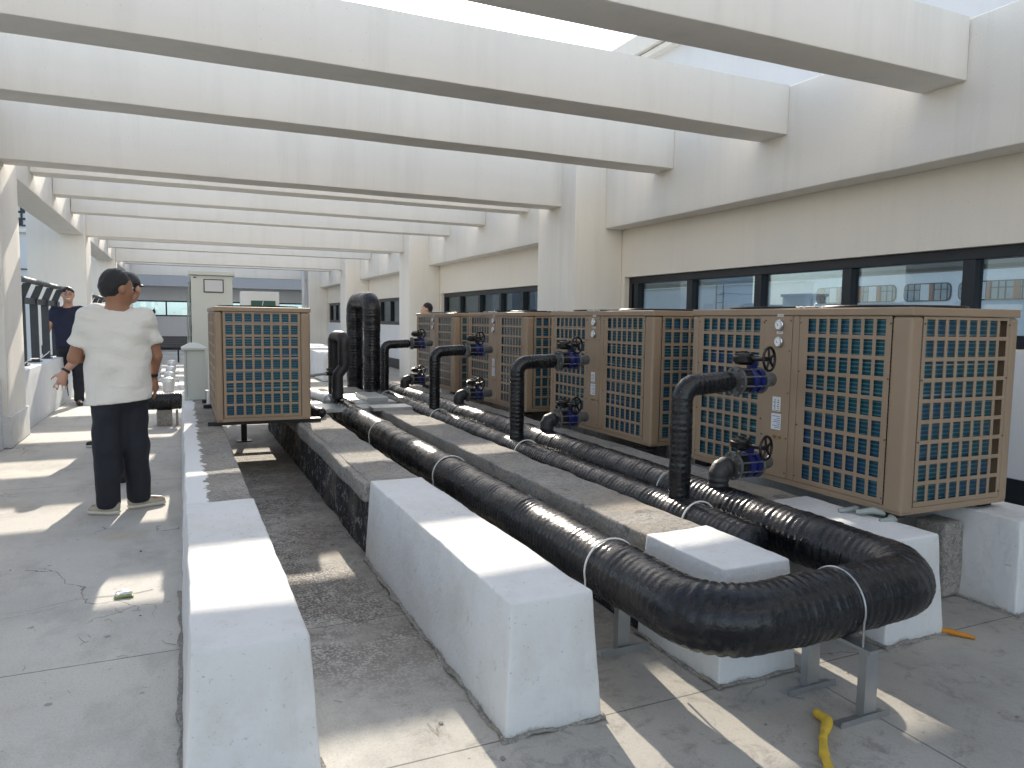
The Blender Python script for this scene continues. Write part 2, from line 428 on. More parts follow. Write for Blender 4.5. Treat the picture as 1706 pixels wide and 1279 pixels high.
    def build(s, name, mats, parent=None, org=(0, 0, 0), bevel=0, segs=2, local=False):
        if isinstance(mats, str): mats = [mats]
        me = bpy.data.meshes.new(name)
        o = bpy.data.objects.new(name, me); COL.objects.link(o)
        if parent is not None:
            off = Vector((0, 0, 0)) if local else worg(parent); o.parent = parent
        else: off = Vector(org); o.location = org
        if parent is None and local: off = Vector((0, 0, 0))
        me.from_pydata([(p[0]-off.x, p[1]-off.y, p[2]-off.z) for p in s.v], [], s.f)
        for k in mats: me.materials.append(MATS[k])
        me.polygons.foreach_set('material_index', s.mi); me.polygons.foreach_set('use_smooth', s.sm)
        me.update(); me.validate()
        if bevel:
            b = o.modifiers.new('bevel', 'BEVEL'); b.width = bevel; b.segments = segs; b.limit_method = 'ANGLE'
        return o
def copy_tree(o, parent=None):
    c = o.copy(); COL.objects.link(c)
    if parent is not None: c.parent = parent
    for ch in [k for k in bpy.data.objects if k.parent == o]: copy_tree(ch, c)
    return c
def fillet(pts, r, n=10):
    P = [Vector(p) for p in pts]; out = [P[0]]
    rs = r if isinstance(r, (list, tuple)) else [r]*len(P)
    for i in range(1, len(P)-1):
        a = (P[i-1]-P[i]).normalized(); b = (P[i+1]-P[i]).normalized(); ang = a.angle(b)
        t = rs[i]/math.tan(ang/2); c0 = P[i]+a*t; c1 = P[i]+b*t
        bis = (a+b).normalized(); cen = P[i]+bis*(rs[i]/math.sin(ang/2))
        u = c0-cen; v = c1-cen; th = u.angle(v)
        for k in range(n+1):
            f = k/n; out.append(cen+(u*math.sin((1-f)*th)+v*math.sin(f*th))/math.sin(th))
    out.append(P[-1]); return out
def resample(P, step):
    out = [P[0].copy()]; acc = 0
    for i in range(len(P)-1):
        a, b = P[i], P[i+1]; L = (b-a).length
        if L < 1e-9: continue
        t = step-acc
        while t <= L: out.append(a+(b-a)*(t/L)); t += step
        acc = (acc+L) % step
    return out
def wrapped(pts, r, fil, pitch=.032, amp=.035, seed=0, seg=24, endcap=True, wob=.02):
    P = resample(fillet(pts, fil, 14), pitch/4)
    rad = []; rng = random.Random(seed); cur = 1.0
    for i, p in enumerate(P):
        ph = i % 4
        if ph == 0: cur = rng.choice((rng.uniform(.2, .7), rng.uniform(.7, 1.5)))
        saw = (-.5, .6, .75, .2)[ph]
        band = .022 if (i*pitch/4+seed*.13) % .93 < .055 else 0
        rad.append(r*(1+band+amp*saw*cur+wob*noise.noise(p*2.3+Vector((seed, 0, 0)))+wob*.6*noise.noise(p*9)))
    if endcap:
        for k in range(5):
            rad[-1-k] *= math.sin(math.pi/2*(k+.4)/5); rad[k] *= math.sin(math.pi/2*(k+.4)/5)
    mb = MB(); mb.tube(P, rad, seg)
    # slight out-of-round and sag
    vs = []
    for v in mb.v:
        q = Vector(v); o = noise.noise_vector(q*6+Vector((seed*3, 1, 2)))*r*.045; vs.append(tuple(q+o))
    mb.v = vs
    return mb

# ------------------------------------------------------------------ ground and roof floor
g = MB(); g.box((-600, -300, -12.3), (600, 1200, -12.0)); tag(g.build('ground', 'far_ground'), kind='structure')
g = MB(); g.box((-2.9, -9, -.6), (8, 40, 0)); tag(g.build('roof_floor', 'roof_floor'), kind='structure')

# ------------------------------------------------------------------ pergola
ZS, ZM, ZT = 3.18, 2.965, 3.63
XR = 5.25
ordn = ['first', 'second', 'third', 'fourth', 'fifth', 'sixth', 'seventh', 'eighth', 'ninth', 'tenth', 'eleventh', 'twelfth', 'thirteenth', 'fourteenth', 'fifteenth']
subs = [3.65, 5.38, 7.13, 11.0, 12.88, 14.86, 19.6, 21.9, 26.0, 28.4]
mains = [9.02, 16.8, 23.95, 31.2]
beams = sorted([(y, 's') for y in subs]+[(y, 'm') for y in mains])
for y_, k in [(-1.9, 's'), (-.1, 's'), (1.35, 'm')]:
    b = MB(); b.box((-1.68, y_, ZS if k == 's' else ZM), (XR-.01 if k == 's' else 4.795, y_+.36, ZT))
    tag(b.build('roof_beam', 'beam_paint', org=(1.8, y_, 3.2), bevel=.008),
        {-1.9: 'off white roof beam farthest behind the viewer, out of the photo', -.1: 'off white roof beam just behind the viewer, out of the photo',
         1.35: 'deep off white roof beam right above the viewer, out of the photo'}[y_], 'beam', 'roof beams of the pergola')
for i, (y_, k) in enumerate(beams):
    x1 = XR-.004 if k == 's' else 4.794
    x0 = -1.676 if k == 's' else -1.646
    b = MB(); b.rbox((x0, y_, ZS if k == 's' else ZM), (x1, y_+.36, ZT), r=.008, step=.16, amp=.004, seed=i, freq=.8)
    lab = '%s off white roof beam counted from the viewer, %s' % (ordn[i], 'shallow, spanning between the side beams' if k == 's' else 'deep, spanning between a pair of columns')
    tag(b.build('roof_beam', 'beam_paint', org=(1.8, y_, ZS)), lab, 'beam', 'roof beams of the pergola')
# left columns and edge beams
cols = [(1.3, 2.3), (9.05, 10.03), (16.6, 17.5), (23.7, 24.6), (30.9, 31.8)]
where = ['beside the viewer, out of the photo', 'nearest at the left edge, with slanting sun patches', 'behind the railing and the man in navy', 'third along the left parapet', 'at the far left end of the terrace']
for i, (a, b_) in enumerate(cols):
    t = thing('column', 'off white square left column, '+where[i], 'column', (-2.1, (a+b_)/2, 0), 'left columns')
    c = MB(); c.rbox((-2.62, a, 0), (-1.65, b_, ZT), r=.012, step=.15, amp=.004, seed=i, freq=.8); c.build('shaft', 'beam_paint', t)
    c = MB(); c.rbox((-2.66, a-.03, 0), (-1.628, b_+.02, .34), r=.012, step=.1, amp=.005, seed=i+3); c.build('painted_base', 'plinth_white', t)
    if i+1 < len(cols):
        c = MB(); c.rbox((-2.10, b_+.003, ZM-.003), (-1.68, cols[i+1][0]-.003, ZT-.006), r=.008, step=.15, amp=.004, seed=i, freq=.8)
        tag(c.build('edge_beam', 'beam_paint', org=(-1.9, b_, ZM)), 'off white left edge beam, bay %s from the viewer' % ['one', 'two', 'three', 'four'][i], 'beam', 'left edge beams')
        # parapet
        c = MB(); c.rbox((-1.98, b_+.003, 0), (-1.70, cols[i+1][0]-.003, .74), r=.015, step=.12, amp=.004, seed=i+9)
        tag(c.build('parapet', 'wall_white', org=(-1.84, b_, 0)), 'low white parapet wall on the left, bay %s from the viewer' % ['one', 'two', 'three', 'four'][i], 'wall', 'left parapets')
        t = thing('railing', 'dark metal railing with bent tops on the left parapet, bay %s from the viewer' % ['one', 'two', 'three', 'four'][i], 'railing', (-1.85, b_, .74), 'railings on the left parapet')
        yy = b_+1.12; RE = 14.35 if i == 1 else cols[i+1][0]
        while yy < RE-.1:
            p = MB(); p.box((-1.90, yy-.02, .758), (-1.805, yy+.02, 1.60))
            p.add([(-1.90,yy-.02,1.60),(-1.805,yy-.02,1.60),(-1.805,yy+.02,1.60),(-1.90,yy+.02,1.60),(-1.815,yy-.02,1.80),(-1.725,yy-.02,1.80),(-1.725,yy+.02,1.80),(-1.815,yy+.02,1.80)],
                  [(0,1,5,4),(1,2,6,5),(2,3,7,6),(3,0,4,7),(4,5,6,7)])
            p.box((-1.93, yy-.11, .742), (-1.79, yy+.11, .757)); p.build('post', 'railing_dark', t)
            yy += .92 if i == 1 else 1.1
        r_ = MB(); r_.cyl((-1.765, b_+.02, 1.835), (-1.765, RE-.02, 1.835), .036); r_.build('top_rail', 'railing_dark', t)
        r_ = MB(); r_.box((-1.875, b_+.02, 1.54), (-1.828, RE-.02, 1.62)); r_.build('lower_rail', 'railing_dark', t)

# right columns
rcols = [(.95, 2.0), (8.62, 9.72), (16.35, 17.2), (23.4, 24.3), (30.7, 31.6)]
rwhere = ['beside the viewer, out of the photo', 'behind the second heat pump', 'behind the fourth heat pump and the hidden head', 'third of the right columns, behind the tall looped pipe', 'at the far right end of the terrace']
for i, (a, b_) in enumerate(rcols):
    c = MB(); c.rbox((4.79, a, 0), (5.526, b_, 3.7), r=.012, step=.15, amp=.004, seed=i+20, freq=.8)
    tag(c.build('column', 'beam_paint', org=(5.1, (a+b_)/2, 0)), 'off white right column, '+rwhere[i], 'column', 'right columns')

# building on the right: wall with long windows, fascia beams, set-back upper wall
bld = thing('building', 'right-hand building with long black-framed windows behind the heat pumps', 'building', (6.5, 14, 0))
HZ, SZ = 2.01, 1.34
XW = 5.53
bays = [(-7.5, .95), (2.0, 8.62), (9.72, 16.35), (17.2, 23.4), (24.3, 30.7)]
marg = .28
for i, (a, b_) in enumerate(bays):
    c = MB()
    c.box((XW, a-.6, HZ), (XW+.3, b_+.55, 3.55))
    c.box((XW, a-.6, -.02), (XW+.3, b_+.55, SZ-.1))
    c.box((XW, a-.6, SZ-.1), (XW+.3, a+marg-.15, HZ)); c.box((XW, b_-marg*.3, SZ-.1), (XW+.3, b_+.55, HZ))
    c.build('wall', 'wall_bounce_warm' , bld)
    c = MB(); c.box((XW-.012, a+.02, .30), (XW-.002, b_-.02, SZ-.12)); c.build('white_panel', 'wall_white', bld)
    c = MB(); c.box((XW-.016, a+.02, .02), (XW-.002, b_-.02, .297)); c.build('base_band', 'frame_black', bld)
    f = MB(); w0, w1 = a+marg-.15, b_-marg*.3
    f.box((5.60, w0, HZ-.09), (5.70, w1, HZ)); f.box((5.60, w0, SZ-.1), (5.70, w1, SZ))
    f.box((5.60, w0, SZ), (5.70, w0+.07, HZ-.09)); f.box((5.60, w1-.07, SZ), (5.70, w1, HZ-.09))
    fr = f.build('window', 'frame_black', bld, bevel=.004)
    ys = {1: [3.78, 4.93, 6.07, 7.22, 8.36], 2: [10.6, 11.98, 12.97, 14.05, 15.2, 16.2]}.get(i, [a+.4+1.15*k for k in range(1, 12)])
    for y_ in ys:
        if w0+.1 < y_ < w1-.1:
            q = MB(); q.box((5.596, y_-.05, SZ+.001), (5.696, y_+.05, HZ-.091)); q.build('mullion', 'frame_black', fr)
    q = MB(); q.box((5.655, w0+.07, SZ), (5.663, w1-.07, HZ-.09)); q.build('pane', 'window_glass', fr)
    # fascia beam of this bay
    c = MB(); c.rbox((XR, a+.004, 2.65), (XW-.004, b_-.004, ZT-.004), r=.01, step=.15, amp=.004, seed=i+40, freq=.8)
    tag(c.build('fascia_beam', 'beam_paint', org=(5.4, a, 2.65)), 'deep off white fascia beam along the right building, %s' % ['behind the viewer', 'bay above the two nearest heat pumps', 'bay above the farther heat pumps', 'third bay from the viewer', 'farthest bay'][i], 'beam', 'right fascia beams')
c = MB(); c.box((XW+.3, -8, 3.3), (7.2, 32, 3.52)); c.build('roof_slab', 'far_wall', bld)
c = MB(); c.box((7.2, -8, 3.3), (7.5, 32, 6.0)); c.build('upper_wall', 'wall_white', bld)
c = MB(); c.box((7.05, -8, 5.72), (7.55, 32, 5.80)); c.box((6.98, -8, 5.83), (7.55, 32, 6.12)); c.build('coping', 'beam_paint', bld)

# far end wall
eb = thing('building', 'far end building with a long window across the end of the terrace', 'building', (2, 34.4, 0))
def wallx(mb, x0, x1, y0, z0, z1, t=.3): mb.box((x0, y0, z0), (x1, y0+t, z1))
c = MB(); wallx(c, -6, 8, 34.2, 2.06, 6); wallx(c, -6, 8, 34.2, -.2, 1.40); c.box((-6,34.2,1.40),(-1.9,34.5,2.06)); c.box((5.6,34.2,1.40),(8,34.5,2.06)); c.build('wall', 'far_wall', eb)
c = MB(); wallx(c, -1.6, 5.5, 33.5, 2.64, 3.55, .69); c.build('fascia', 'far_wall', eb)
f = MB(); f.box((-1.9, 34.26, 2.0), (5.6, 34.34, 2.06)); f.box((-1.9, 34.26, 1.40), (5.6, 34.34, 1.46))
for x_ in (-1.9, -.55, 1.3, 2.6, 4.0, 5.54): f.box((x_, 34.26, 1.461), (x_+.06, 34.34, 1.999))
fr = f.build('window', 'frame_black', eb)
q = MB(); q.box((-1.84, 34.29, 1.46), (5.54, 34.30, 2.0)); q.build('pane', 'tinted_glass', fr)
c = MB(); c.cyl((4.62, 31.0, 0), (4.62, 31.0, 3.5), .07); tag(c.build('downpipe', 'far_wall', org=(4.62, 31, 0)), 'pale round downpipe at the far right corner of the terrace', 'pipe')

# ------------------------------------------------------------------ surroundings (seen through the glass, and beyond the left railing)
c = MB(); c.box((5.835, -8, 2.42), (12.0, 33.4, 2.56)); c.build('ceiling', 'ceiling_grey', bld)
c = MB(); c.box((12.003, -8, 2.36), (12.3, 33.4, 2.60)); c.build('far_lintel', 'ceiling_grey', bld)
c = MB(); c.box((8.002, -8, -.3), (12.0, 33.4, -.02)); c.build('inner_floor', 'floor_grey', bld)
c = MB(); c.box((8.0, 12.6, -.015), (8.1, 33.4, 2.415)); c.build('partition', 'ceiling_grey', bld)
ob = thing('building', 'long white building with rounded window strips, seen through the glass', 'building', (40, 10, -12))
c = MB(); c.box((34, -14, -12), (46, 32.3, 4.15)); c.build('wall', 'wall_white', ob)
c = MB(); c.box((33.8, -14.2, 4.15), (46.2, 32.5, 4.32)); c.build('coping', 'beam_paint', ob)
def rrect(y0, y1, z0, z1, r, n=6):
    pts = []
    for cy_, cz_, a0 in ((y1-r, z0+r, -90), (y1-r, z1-r, 0), (y0+r, z1-r, 90), (y0+r, z0+r, 180)):
        for k in range(n+1):
            a = R(a0+90*k/n); pts.append((cy_+r*math.cos(a), cz_+r*math.sin(a)))
    return pts
XO = 34
for zz in (2.64, -.9, -4.4):
    for (y1, y0) in ((32.0, 26.75), (26.3, 23.75), (23.4, 18.6), (18.2, 15.6), (15.2, 10.4), (10.0, 7.4)):
        L = y1-y0
        f = MB(); f.prism(rrect(y0, y1, zz, zz+.90, .28), XO-.05, XO-.006, 'x'); wf = f.build('window', 'frame_black', ob)
        f = MB(); f.prism(rrect(y0+.05, y1-.05, zz+.05, zz+.85, .24), XO-.07, XO-.052, 'x'); f.build('pane', 'far_pane', wf)
        nrep = 2 if L > 3 else 1; q0 = MB(); q1 = MB(); q2 = MB()
        for r_ in range(nrep):
            t0 = y1-L*r_/nrep; l = L/nrep
            q0.box((XO-.10, t0-l*.56, zz+.055), (XO-.075, t0-l*.38, zz+.845)); q1.box((XO-.10, t0-l*.64, zz+.055), (XO-.075, t0-l*.565, zz+.845))
            if nrep == 2: q1.box((XO-.10, t0-l*.08-.12*l, zz+.055), (XO-.075, t0-l*.08, zz+.845))
            for q in (.10, .24, .37, .66, .80, .93): q2.box((XO-.095, t0-l*q-.02, zz+.055), (XO-.072, t0-l*q+.02, zz+.845))
        q2.box((XO-.093, y0+.1, zz+.55), (XO-.0725, y1-.1, zz+.59))
        q0.build('louvre', 'louvre_white', wf); q1.build('side_panel', 'panel_brown', wf); q2.build('mullion', 'frame_black', wf)
lb = thing('building', 'low white rooftop block with a ladder, seen through the glass', 'building', (21, 24, -12))
c = MB(); c.box((19, 18.5, -12), (19.5, 40, 2.84)); c.build('wall', 'wall_white', lb)
c = MB(); c.box((18.9, 18.3, 2.84), (19.6, 40.1, 2.95)); c.build('coping', 'beam_paint', lb)
c = MB()
for d in (0, .4): c.cyl((18.88, 22.3+d, -1), (18.88, 22.3+d, 2.9), .025, seg=8)
for k in range(12): c.cyl((18.88, 22.3, -.8+.3*k), (18.88, 22.7, -.8+.3*k), .015, seg=6)
c.build('ladder', 'railing_dark', lb)
wb = thing('building', 'pale block beyond the left railing with a barred window high up', 'building', (-6, 33, -12))
c = MB(); c.box((-16, 30, -12), (-3.35, 40, 7.5)); c.build('wall', 'wall_white', wb)
c = MB(); c.box((-16, 29.94, 2.93), (-3.35, 29.998, 2.965)); c.build('joint', 'seam_dark', wb)
c = MB(); c.box((-6.2, 29.8, 4.18), (-3.3, 29.998, 4.34)); c.build('ledge', 'beam_paint', wb)
f = MB(); f.box((-5.6, 29.93, 4.42), (-4.60, 29.985, 5.6)); wf = f.build('window', 'label_white', wb)
us = [-5.62]; vs_ = [4.40]
for k in range(5): us += [-5.60+.2*k, -5.46+.2*k]
for j in range(5): vs_ += [4.44+.23*j, 4.60+.23*j]
us.append(-4.58); vs_.append(5.62)
f = MB(); f.plate(us, vs_, lambda i, j: i % 2 == 1 and j % 2 == 1 and i < 11 and j < 11 and (i//2+j//2) % 3 != 0, .02, lambda u, v, w_: (u, 29.90+w_, v)); f.build('grille', 'frame_black', wf)
# things far below, seen between railing posts
TL = ['rounded green tree below the terrace, nearest beyond the left railing', 'broad green tree below the terrace, leftmost beyond the railing', 'green tree below the terrace, farthest beyond the left railing',
      'far tree seen through the left half of the end window', 'far tree in the middle of the end window', 'taller dark tree at the right of the end window', 'far low tree behind the tall cabinet']
for i, (x_, y_, s_) in enumerate(((-9.5, 48, 3), (-14, 60, 4.5), (-7.8, 66, 3.6), (-2.6, 80, 9.6), (3.5, 85, 9.8), (1.5, 52, 9.2), (13, 84, 9.6))):
    t = thing('tree', TL[i], 'tree', (x_, y_, -12), 'trees below the terrace')
    c = MB(); c.tube([(x_, y_, -12), (x_+.2, y_, -9), (x_, y_+.2, -6)], [.3, .22, .1], 8); c.build('trunk', 'tan_wood', t)
    c = MB(); rng = random.Random(i)
    for k in range(1300):
        d = Vector((rng.gauss(0, 1), rng.gauss(0, 1), rng.gauss(0, 1))).normalized()*s_*rng.uniform(.55, 1)*(.8+.35*noise.noise(Vector((k*.01, i, 0))))
        p = Vector((x_, y_, -5.5))+Vector((d.x, d.y, d.z*.9)); u = Vector((rng.gauss(0,1), rng.gauss(0,1), rng.gauss(0,1))).normalized()*.28; v = u.orthogonal().normalized()*.18; u = u*max(1, s_/4.0); v = v*max(1, s_/4.0)
        c.add([p-u, p-v, p+u, p+v], [(0, 1, 2, 3)])
    c.build('crown', 'leaf_dark', t)

# ------------------------------------------------------------------ plinths
def plinth(x0, x1, ylab, white_end, far, bare_mat, seed, label, cap=False, y0=2.16):
    t = thing('plinth', label, 'plinth', ((x0+x1)/2, y0, 0), 'concrete plinths')
    c = MB(); c.rbox((x0, y0, 0), (x1, white_end, .46), r=.009, step=.04, amp=.0048, seed=seed, taper=.03, freq=2.2)
    c.build('painted_section', 'plinth_white', t)
    c = MB(); c.rbox((x0-.044, y0-.044, 0), (x1+.044, white_end+.0, .012), r=.004, step=.022, amp=.012, seed=seed+31, freq=9); c.build('mortar_skirt', 'cement_plain', t)
    if far > white_end:
        c = MB(); c.rbox((x0+(.012 if seed != 1 else 0), white_end-.02, 0), (x1-.008, far, .452), r=.012, step=.06, amp=.008, seed=seed+5, taper=.02)
        c.build('bare_section', bare_mat, t)
        if cap:
            c = MB(); c.rbox((x0-.035, white_end+.01, .335), (x0+.02, far, .448), r=.015, step=.05, amp=.009, seed=seed+8); c.build('cement_lip', 'cement_plain', t)
    return t
plinth(0.005, .33, 0, 3.98, 10.2, 'cement_paint_edge', 1, 'long white concrete plinth nearest the left walkway')
plinth(.985, 1.30, 0, 4.16, 9.6, 'cement_membrane', 2, 'second concrete plinth from the left, white end and bare grey back with black side', True)
plinth(1.88, 2.22, 0, 2.68, 10.2, 'cement_membrane', 3, 'third concrete plinth from the left, between the two black pipe runs')
plinth(2.79, 3.12, 0, 2.95, 10.9, 'cement_plain', 4, 'fourth concrete plinth, under the near edge of the heat pumps')
plinth(3.70, 4.05, 0, 5.0, 10.9, 'cement_plain', 5, 'rightmost concrete plinth, under the far edge of the heat pumps')
c = MB(); c.rbox((2.95, 16.6, 0), (3.9, 23.0, .62), r=.03, step=.15, amp=.01, seed=11, taper=.1)
tag(c.build('plinth', 'plinth_white', org=(3.4, 19, 0)), 'large white block at the far end, right of the single heat pump', 'plinth')

# ------------------------------------------------------------------ heat pump unit
UW, UL, UH = .80, 1.62, 1.0
def grille(ax, u0, u1, h0, h1, ncol, nrow, z0, z1, parent, plane, sgn, mat='casing_tan', zlo=.03, zhi=.955):
    """panel on local plane; holes spread from h0..h1 by z0..z1"""
    us = [u0]; pw = (h1-h0)/ncol; hw = pw*.735
    for k in range(ncol): us += [h0+pw*k+(pw-hw)/2, h0+pw*k+(pw+hw)/2]
    us.append(u1)
    vs = [zlo]; ph = (z1-z0)/nrow; hh = ph*.80
    for k in range(nrow): vs += [z0+ph*k+(ph-hh)/2, z0+ph*k+(ph+hh)/2]
    vs.append(zhi)
    hol = lambda i, j: i % 2 == 1 and j % 2 == 1 and i < len(us)-1 and j < len(vs)-1
    T = (lambda u, v, w_: (plane+sgn*w_, u, v)) if ax == 'x' else (lambda u, v, w_: (u, plane+sgn*w_, v))
    g_ = MB(); g_.plate(us, vs, hol, .005, T)
    o = g_.build('grille_panel', mat, parent, local=True, bevel=.0015, segs=1)
    return o
def make_unit():
    t = thing('heat_pump', '-', 'heat pump', (0, 0, 0), 'tan heat pumps')
    # grilles are set 4 mm behind the posts
    grille('x', .111, .690, .135, .640, 7, 9, .045, .950, t, .004, 1)
    grille('x', .951, 1.560, .985, 1.520, 7, 9, .045, .950, t, .004, 1)
    grille('y', .086, .735, .100, .722, 8, 9, .045, .950, t, .004, 1)
    grille('y', .086, .735, .100, .722, 8, 9, .045, .950, t, UL-.004, -1)
    grille('x', .111, .800, .135, .775, 9, 9, .045, .950, t, UW-.004, -1)
    grille('x', .821, 1.510, .845, 1.485, 9, 9, .045, .950, t, UW-.004, -1)
    for (a, b_) in (((0, 0), (.084, .109)), ((.738, 0), (UW, .109)), ((0, 1.562), (.084, UL)), ((.738, 1.512), (UW, UL))):
        f = MB(); f.box((a[0], a[1], .0), (b_[0], b_[1], .955))
        f.build('corner_post', 'casing_tan', t, local=True, bevel=.018, segs=4)
    f = MB(); f.box((-.004, -.004, .957), (UW+.004, UL+.004, .998))
    f.build('top_lid', 'casing_tan', t, local=True, bevel=.006)
    f = MB(); f.box((.006, .006, -.004), (UW-.006, UL-.006, .028)); f.build('base_rail', 'casing_tan', t, local=True, bevel=.003)
    # coil
    for k, (p_, q_) in enumerate((((.022, .125, .03), (.055, .68, .955)), ((.022, .965, .03), (.055, UL-.06, .955)), ((.09, .022, .03), (.665, .055, .955)), ((.09, UL-.055, .03), (.72, UL-.022, .955)), ((UW-.055, .12, .03), (UW-.022, UL-.12, .955)))):
        f = MB(); f.box(p_, q_); f.build('coil', 'coil_fins', t, local=True)
    f = MB(); f.box((.078, .078, .03), (UW-.078, UL-.078, .954)); f.build('inner_box', 'dark_inside', t, local=True)
    # service strip
    f = MB(); f.box((-.002, .7405, .03), (.016, .949, .955)); sp = f.build('service_panel', 'casing_tan', t, local=True, bevel=.003)
    f = MB(); f.box((.001, .693, .03), (.02, .738, .955)); f.build('side_strip', 'casing_tan', t, local=True, bevel=.004)
    for zz in (.905, .808):
        q = MB(); q.lathe((-.003, .828, zz), [(0, .030), (.012, .031), (.016, .028), (.0161, .024)], 24, (-1, 0, 0)); ga = q.build('gauge', 'gauge_ring', sp, local=True)
        q = MB(); q.cyl((-.0215, .828, zz), (-.0205, .828, zz), .0245, seg=24); q.build('dial', 'gauge_face', sp, local=True)
        q = MB(); q.add([(-.0223, .828-.003, zz-.006), (-.0223, .828+.003, zz-.006), (-.0223, .828+.012, zz+.016)], [(0, 1, 2)])
        for k in range(9):
            a = R(-135+270*k/8); d0 = Vector((0, math.sin(a), math.cos(a)))
            p = Vector((-.0222, .828, zz))+d0*.019; s_ = d0.cross(Vector((1, 0, 0)))*.0012
            q.add([p-s_, p+s_, p+s_+d0*.004, p-s_+d0*.004], [(0, 1, 2, 3)])
        q.build('needle', 'print_dark', sp, local=True)
        q = MB(); q.box((-.0045, .806, zz+.046), (-.003, .852, zz+.060)); q.build('label', 'label_white', sp, local=True)
        q = MB(); q.box((-.0052, .810, zz+.050), (-.0047, .848, zz+.052)); q.box((-.0052, .812, zz+.055), (-.0047, .840, zz+.0568)); q.build('print', 'print_dark', sp, local=True)
    q = MB(); q.box((-.0045, .800, .408), (-.003, .862, .492)); q.build('label', 'label_white', sp, local=True)
    q = MB()
    for dy in (.812, .838):
        for k in range(5): q.box((-.0052, dy, .422+.012*k), (-.0047, dy+.012*(.6+.4*(k % 2)), .428+.012*k))
    q.box((-.0052, .806, .412), (-.0047, .856, .4145)); q.build('print', 'print_dark', sp, local=True)
    q = MB(); q.box((-.0045, .792, .302), (-.003, .866, .395)); q.build('label', 'label_white', sp, local=True)
    q = MB()
    for k in range(7): q.box((-.0052, .798, .312+.011*k), (-.0047, .798+.060*(.7+.3*math.sin(k*2.3)), .3155+.011*k))
    q.build('print', 'print_blue', sp, local=True)
    q = MB()
    for zz in (.06, .26, .52, .76, .93):
        for yy in (.748, .942): q.cyl((-.003, yy, zz), (-.0065, yy, zz), .0045, seg=8)
    for zz in (.06, .35, .65, .92):
        for yy in (.115, .68, .96, 1.55): q.cyl((.003, yy, zz), (-.001, yy, zz), .004, seg=8)
        for xx in (.092, .728): q.cyl((xx, .003, zz), (xx, -.001, zz), .004, seg=8)
    q.build('screw', 'seam_dark', t, local=True)
    q = MB()
    for yy in (.795, .835): q.cyl((-.002, yy, .262), (-.018, yy, .262), .007, seg=8)
    q.build('drain_nipple', 'brass', sp, local=True)
    # fan guards on the top
    for yy in (.43, 1.18):
        q = MB()
        for rr in (.09, .14, .19, .24, .29, .33): q.torus((.4, yy, 1.004), (0, 0, 1), rr, .0035, 36, 5)
        for k in range(4):
            a = R(45*k); q.cyl((.4-.33*math.cos(a), yy-.33*math.sin(a), 1.004), (.4+.33*math.cos(a), yy+.33*math.sin(a), 1.004), .004, seg=6)
        q.cyl((.4, yy, .999), (.4, yy, 1.010), .05, seg=16); q.torus((.4, yy, 1.006), (0, 0, 1), .35, .009, 36, 6)
        q.build('fan_guard', 'iron_black', t, local=True)
    q = MB()
    for xx, yy in ((.06, .12), (.06, 1.5), (.72, .12), (.72, 1.5)): q.box((xx-.05, yy-.06, -.034), (xx+.05, yy+.06, -.005))
    q.build('rubber_foot', 'iron_black', t, local=True)
    return t
unit = make_unit()
UY = [2.37, 4.44, 6.58, 8.69]; UX = 3.13
ulab = ['nearest tan heat pump on the right, its grilled end facing the viewer',
        'second tan heat pump from the right, between the nearest and third riser pipes',
        'third tan heat pump from the right, farther along the row',
        'farthest tan heat pump of the right-hand row, below the hidden man\'s head']
units = []
for i, y_ in enumerate(UY):
    o = unit if i == 0 else copy_tree(unit)
    o.location = (UX, y_, .492); o['label'] = ulab[i]; units.append(o)
o = copy_tree(unit); o.location = (1.065, 8.39, .492); o.rotation_euler = (0, 0, math.pi)
o['label'] = 'single tan heat pump standing alone left of centre across two plinths'
# steel leg and skids under the single unit
t = thing('support_frame', 'dark steel skids and leg carrying the single heat pump', 'frame', (.63, 8.2, 0))
for y0_, y1_ in ((6.82, 6.90), (8.2, 8.28), (8.70, 8.80)):
    c = MB(); c.box((.20, y0_, .455), (1.16, y1_, .487)); c.build('skid', 'iron_black', t)
c = MB(); c.box((.60, 8.72, .012), (.66, 8.78, .454)); c.box((.55, 8.67, 0), (.71, 8.83, .0115)); c.build('leg', 'iron_black', t)

# ------------------------------------------------------------------ big wrapped pipes
mb = wrapped([(1.62, 9.5, .38), (1.62, 4, .37), (1.62, 1.90, .375), (2.665, 1.90, .39), (2.65, 4, .415), (2.645, 10.3, .41)],
             .121, [0, .01, .20, .20, .01, 0], pitch=.036, amp=.030, seed=3, seg=30)
main = mb.build('insulated_pipe', 'black_wrap', org=(1.62, 1.9, .26))
tag(main, 'thick black wrapped pipe making a wide U-turn in the foreground', 'pipe')
def clamp(p, ax, rad, legs, parent, name='pipe_clamp', mat='white_band'):
    q = MB(); p = Vector(p); ax = Vector(ax); n = 24; u = Vector((0, 0, 1)); v = ax.cross(u)
    pts = [p+(v*math.cos(R(-15+210*k/n))+u*math.sin(R(-15+210*k/n)))*rad for k in range(n+1)]
    pts = [pts[0]-Vector((0, 0, legs))]+pts+[pts[-1]-Vector((0, 0, legs))]
    q.tube(pts, .0045, 6); return q.build(name, mat, parent)
for y_ in (2.55, 4.55, 6.35): clamp((1.62, y_, .373), (0, 1, 0), .127, .09, main)
clamp((2.19, 1.90, .38), (1, 0, 0), .128, .11, main, mat='galvanised')
for y_ in (3.5, 5.6): clamp((2.645, y_, .41), (0, 1, 0), .127, .06, main, mat='galvanised')
mb = wrapped([(2.37, 2.50, .39), (2.37, 9.75, .40)], .10, 0, pitch=.034, amp=.032, seed=8, seg=28)
p2 = tag(mb.build('insulated_pipe', 'black_wrap', org=(2.37, 2.5, .3)), 'straight black wrapped pipe feeding the tall risers, with a closed end', 'pipe')
for y_ in (2.92, 4.95, 7.0, 9.0): clamp((2.37, y_, .395), (0, 1, 0), .108, .05, p2)

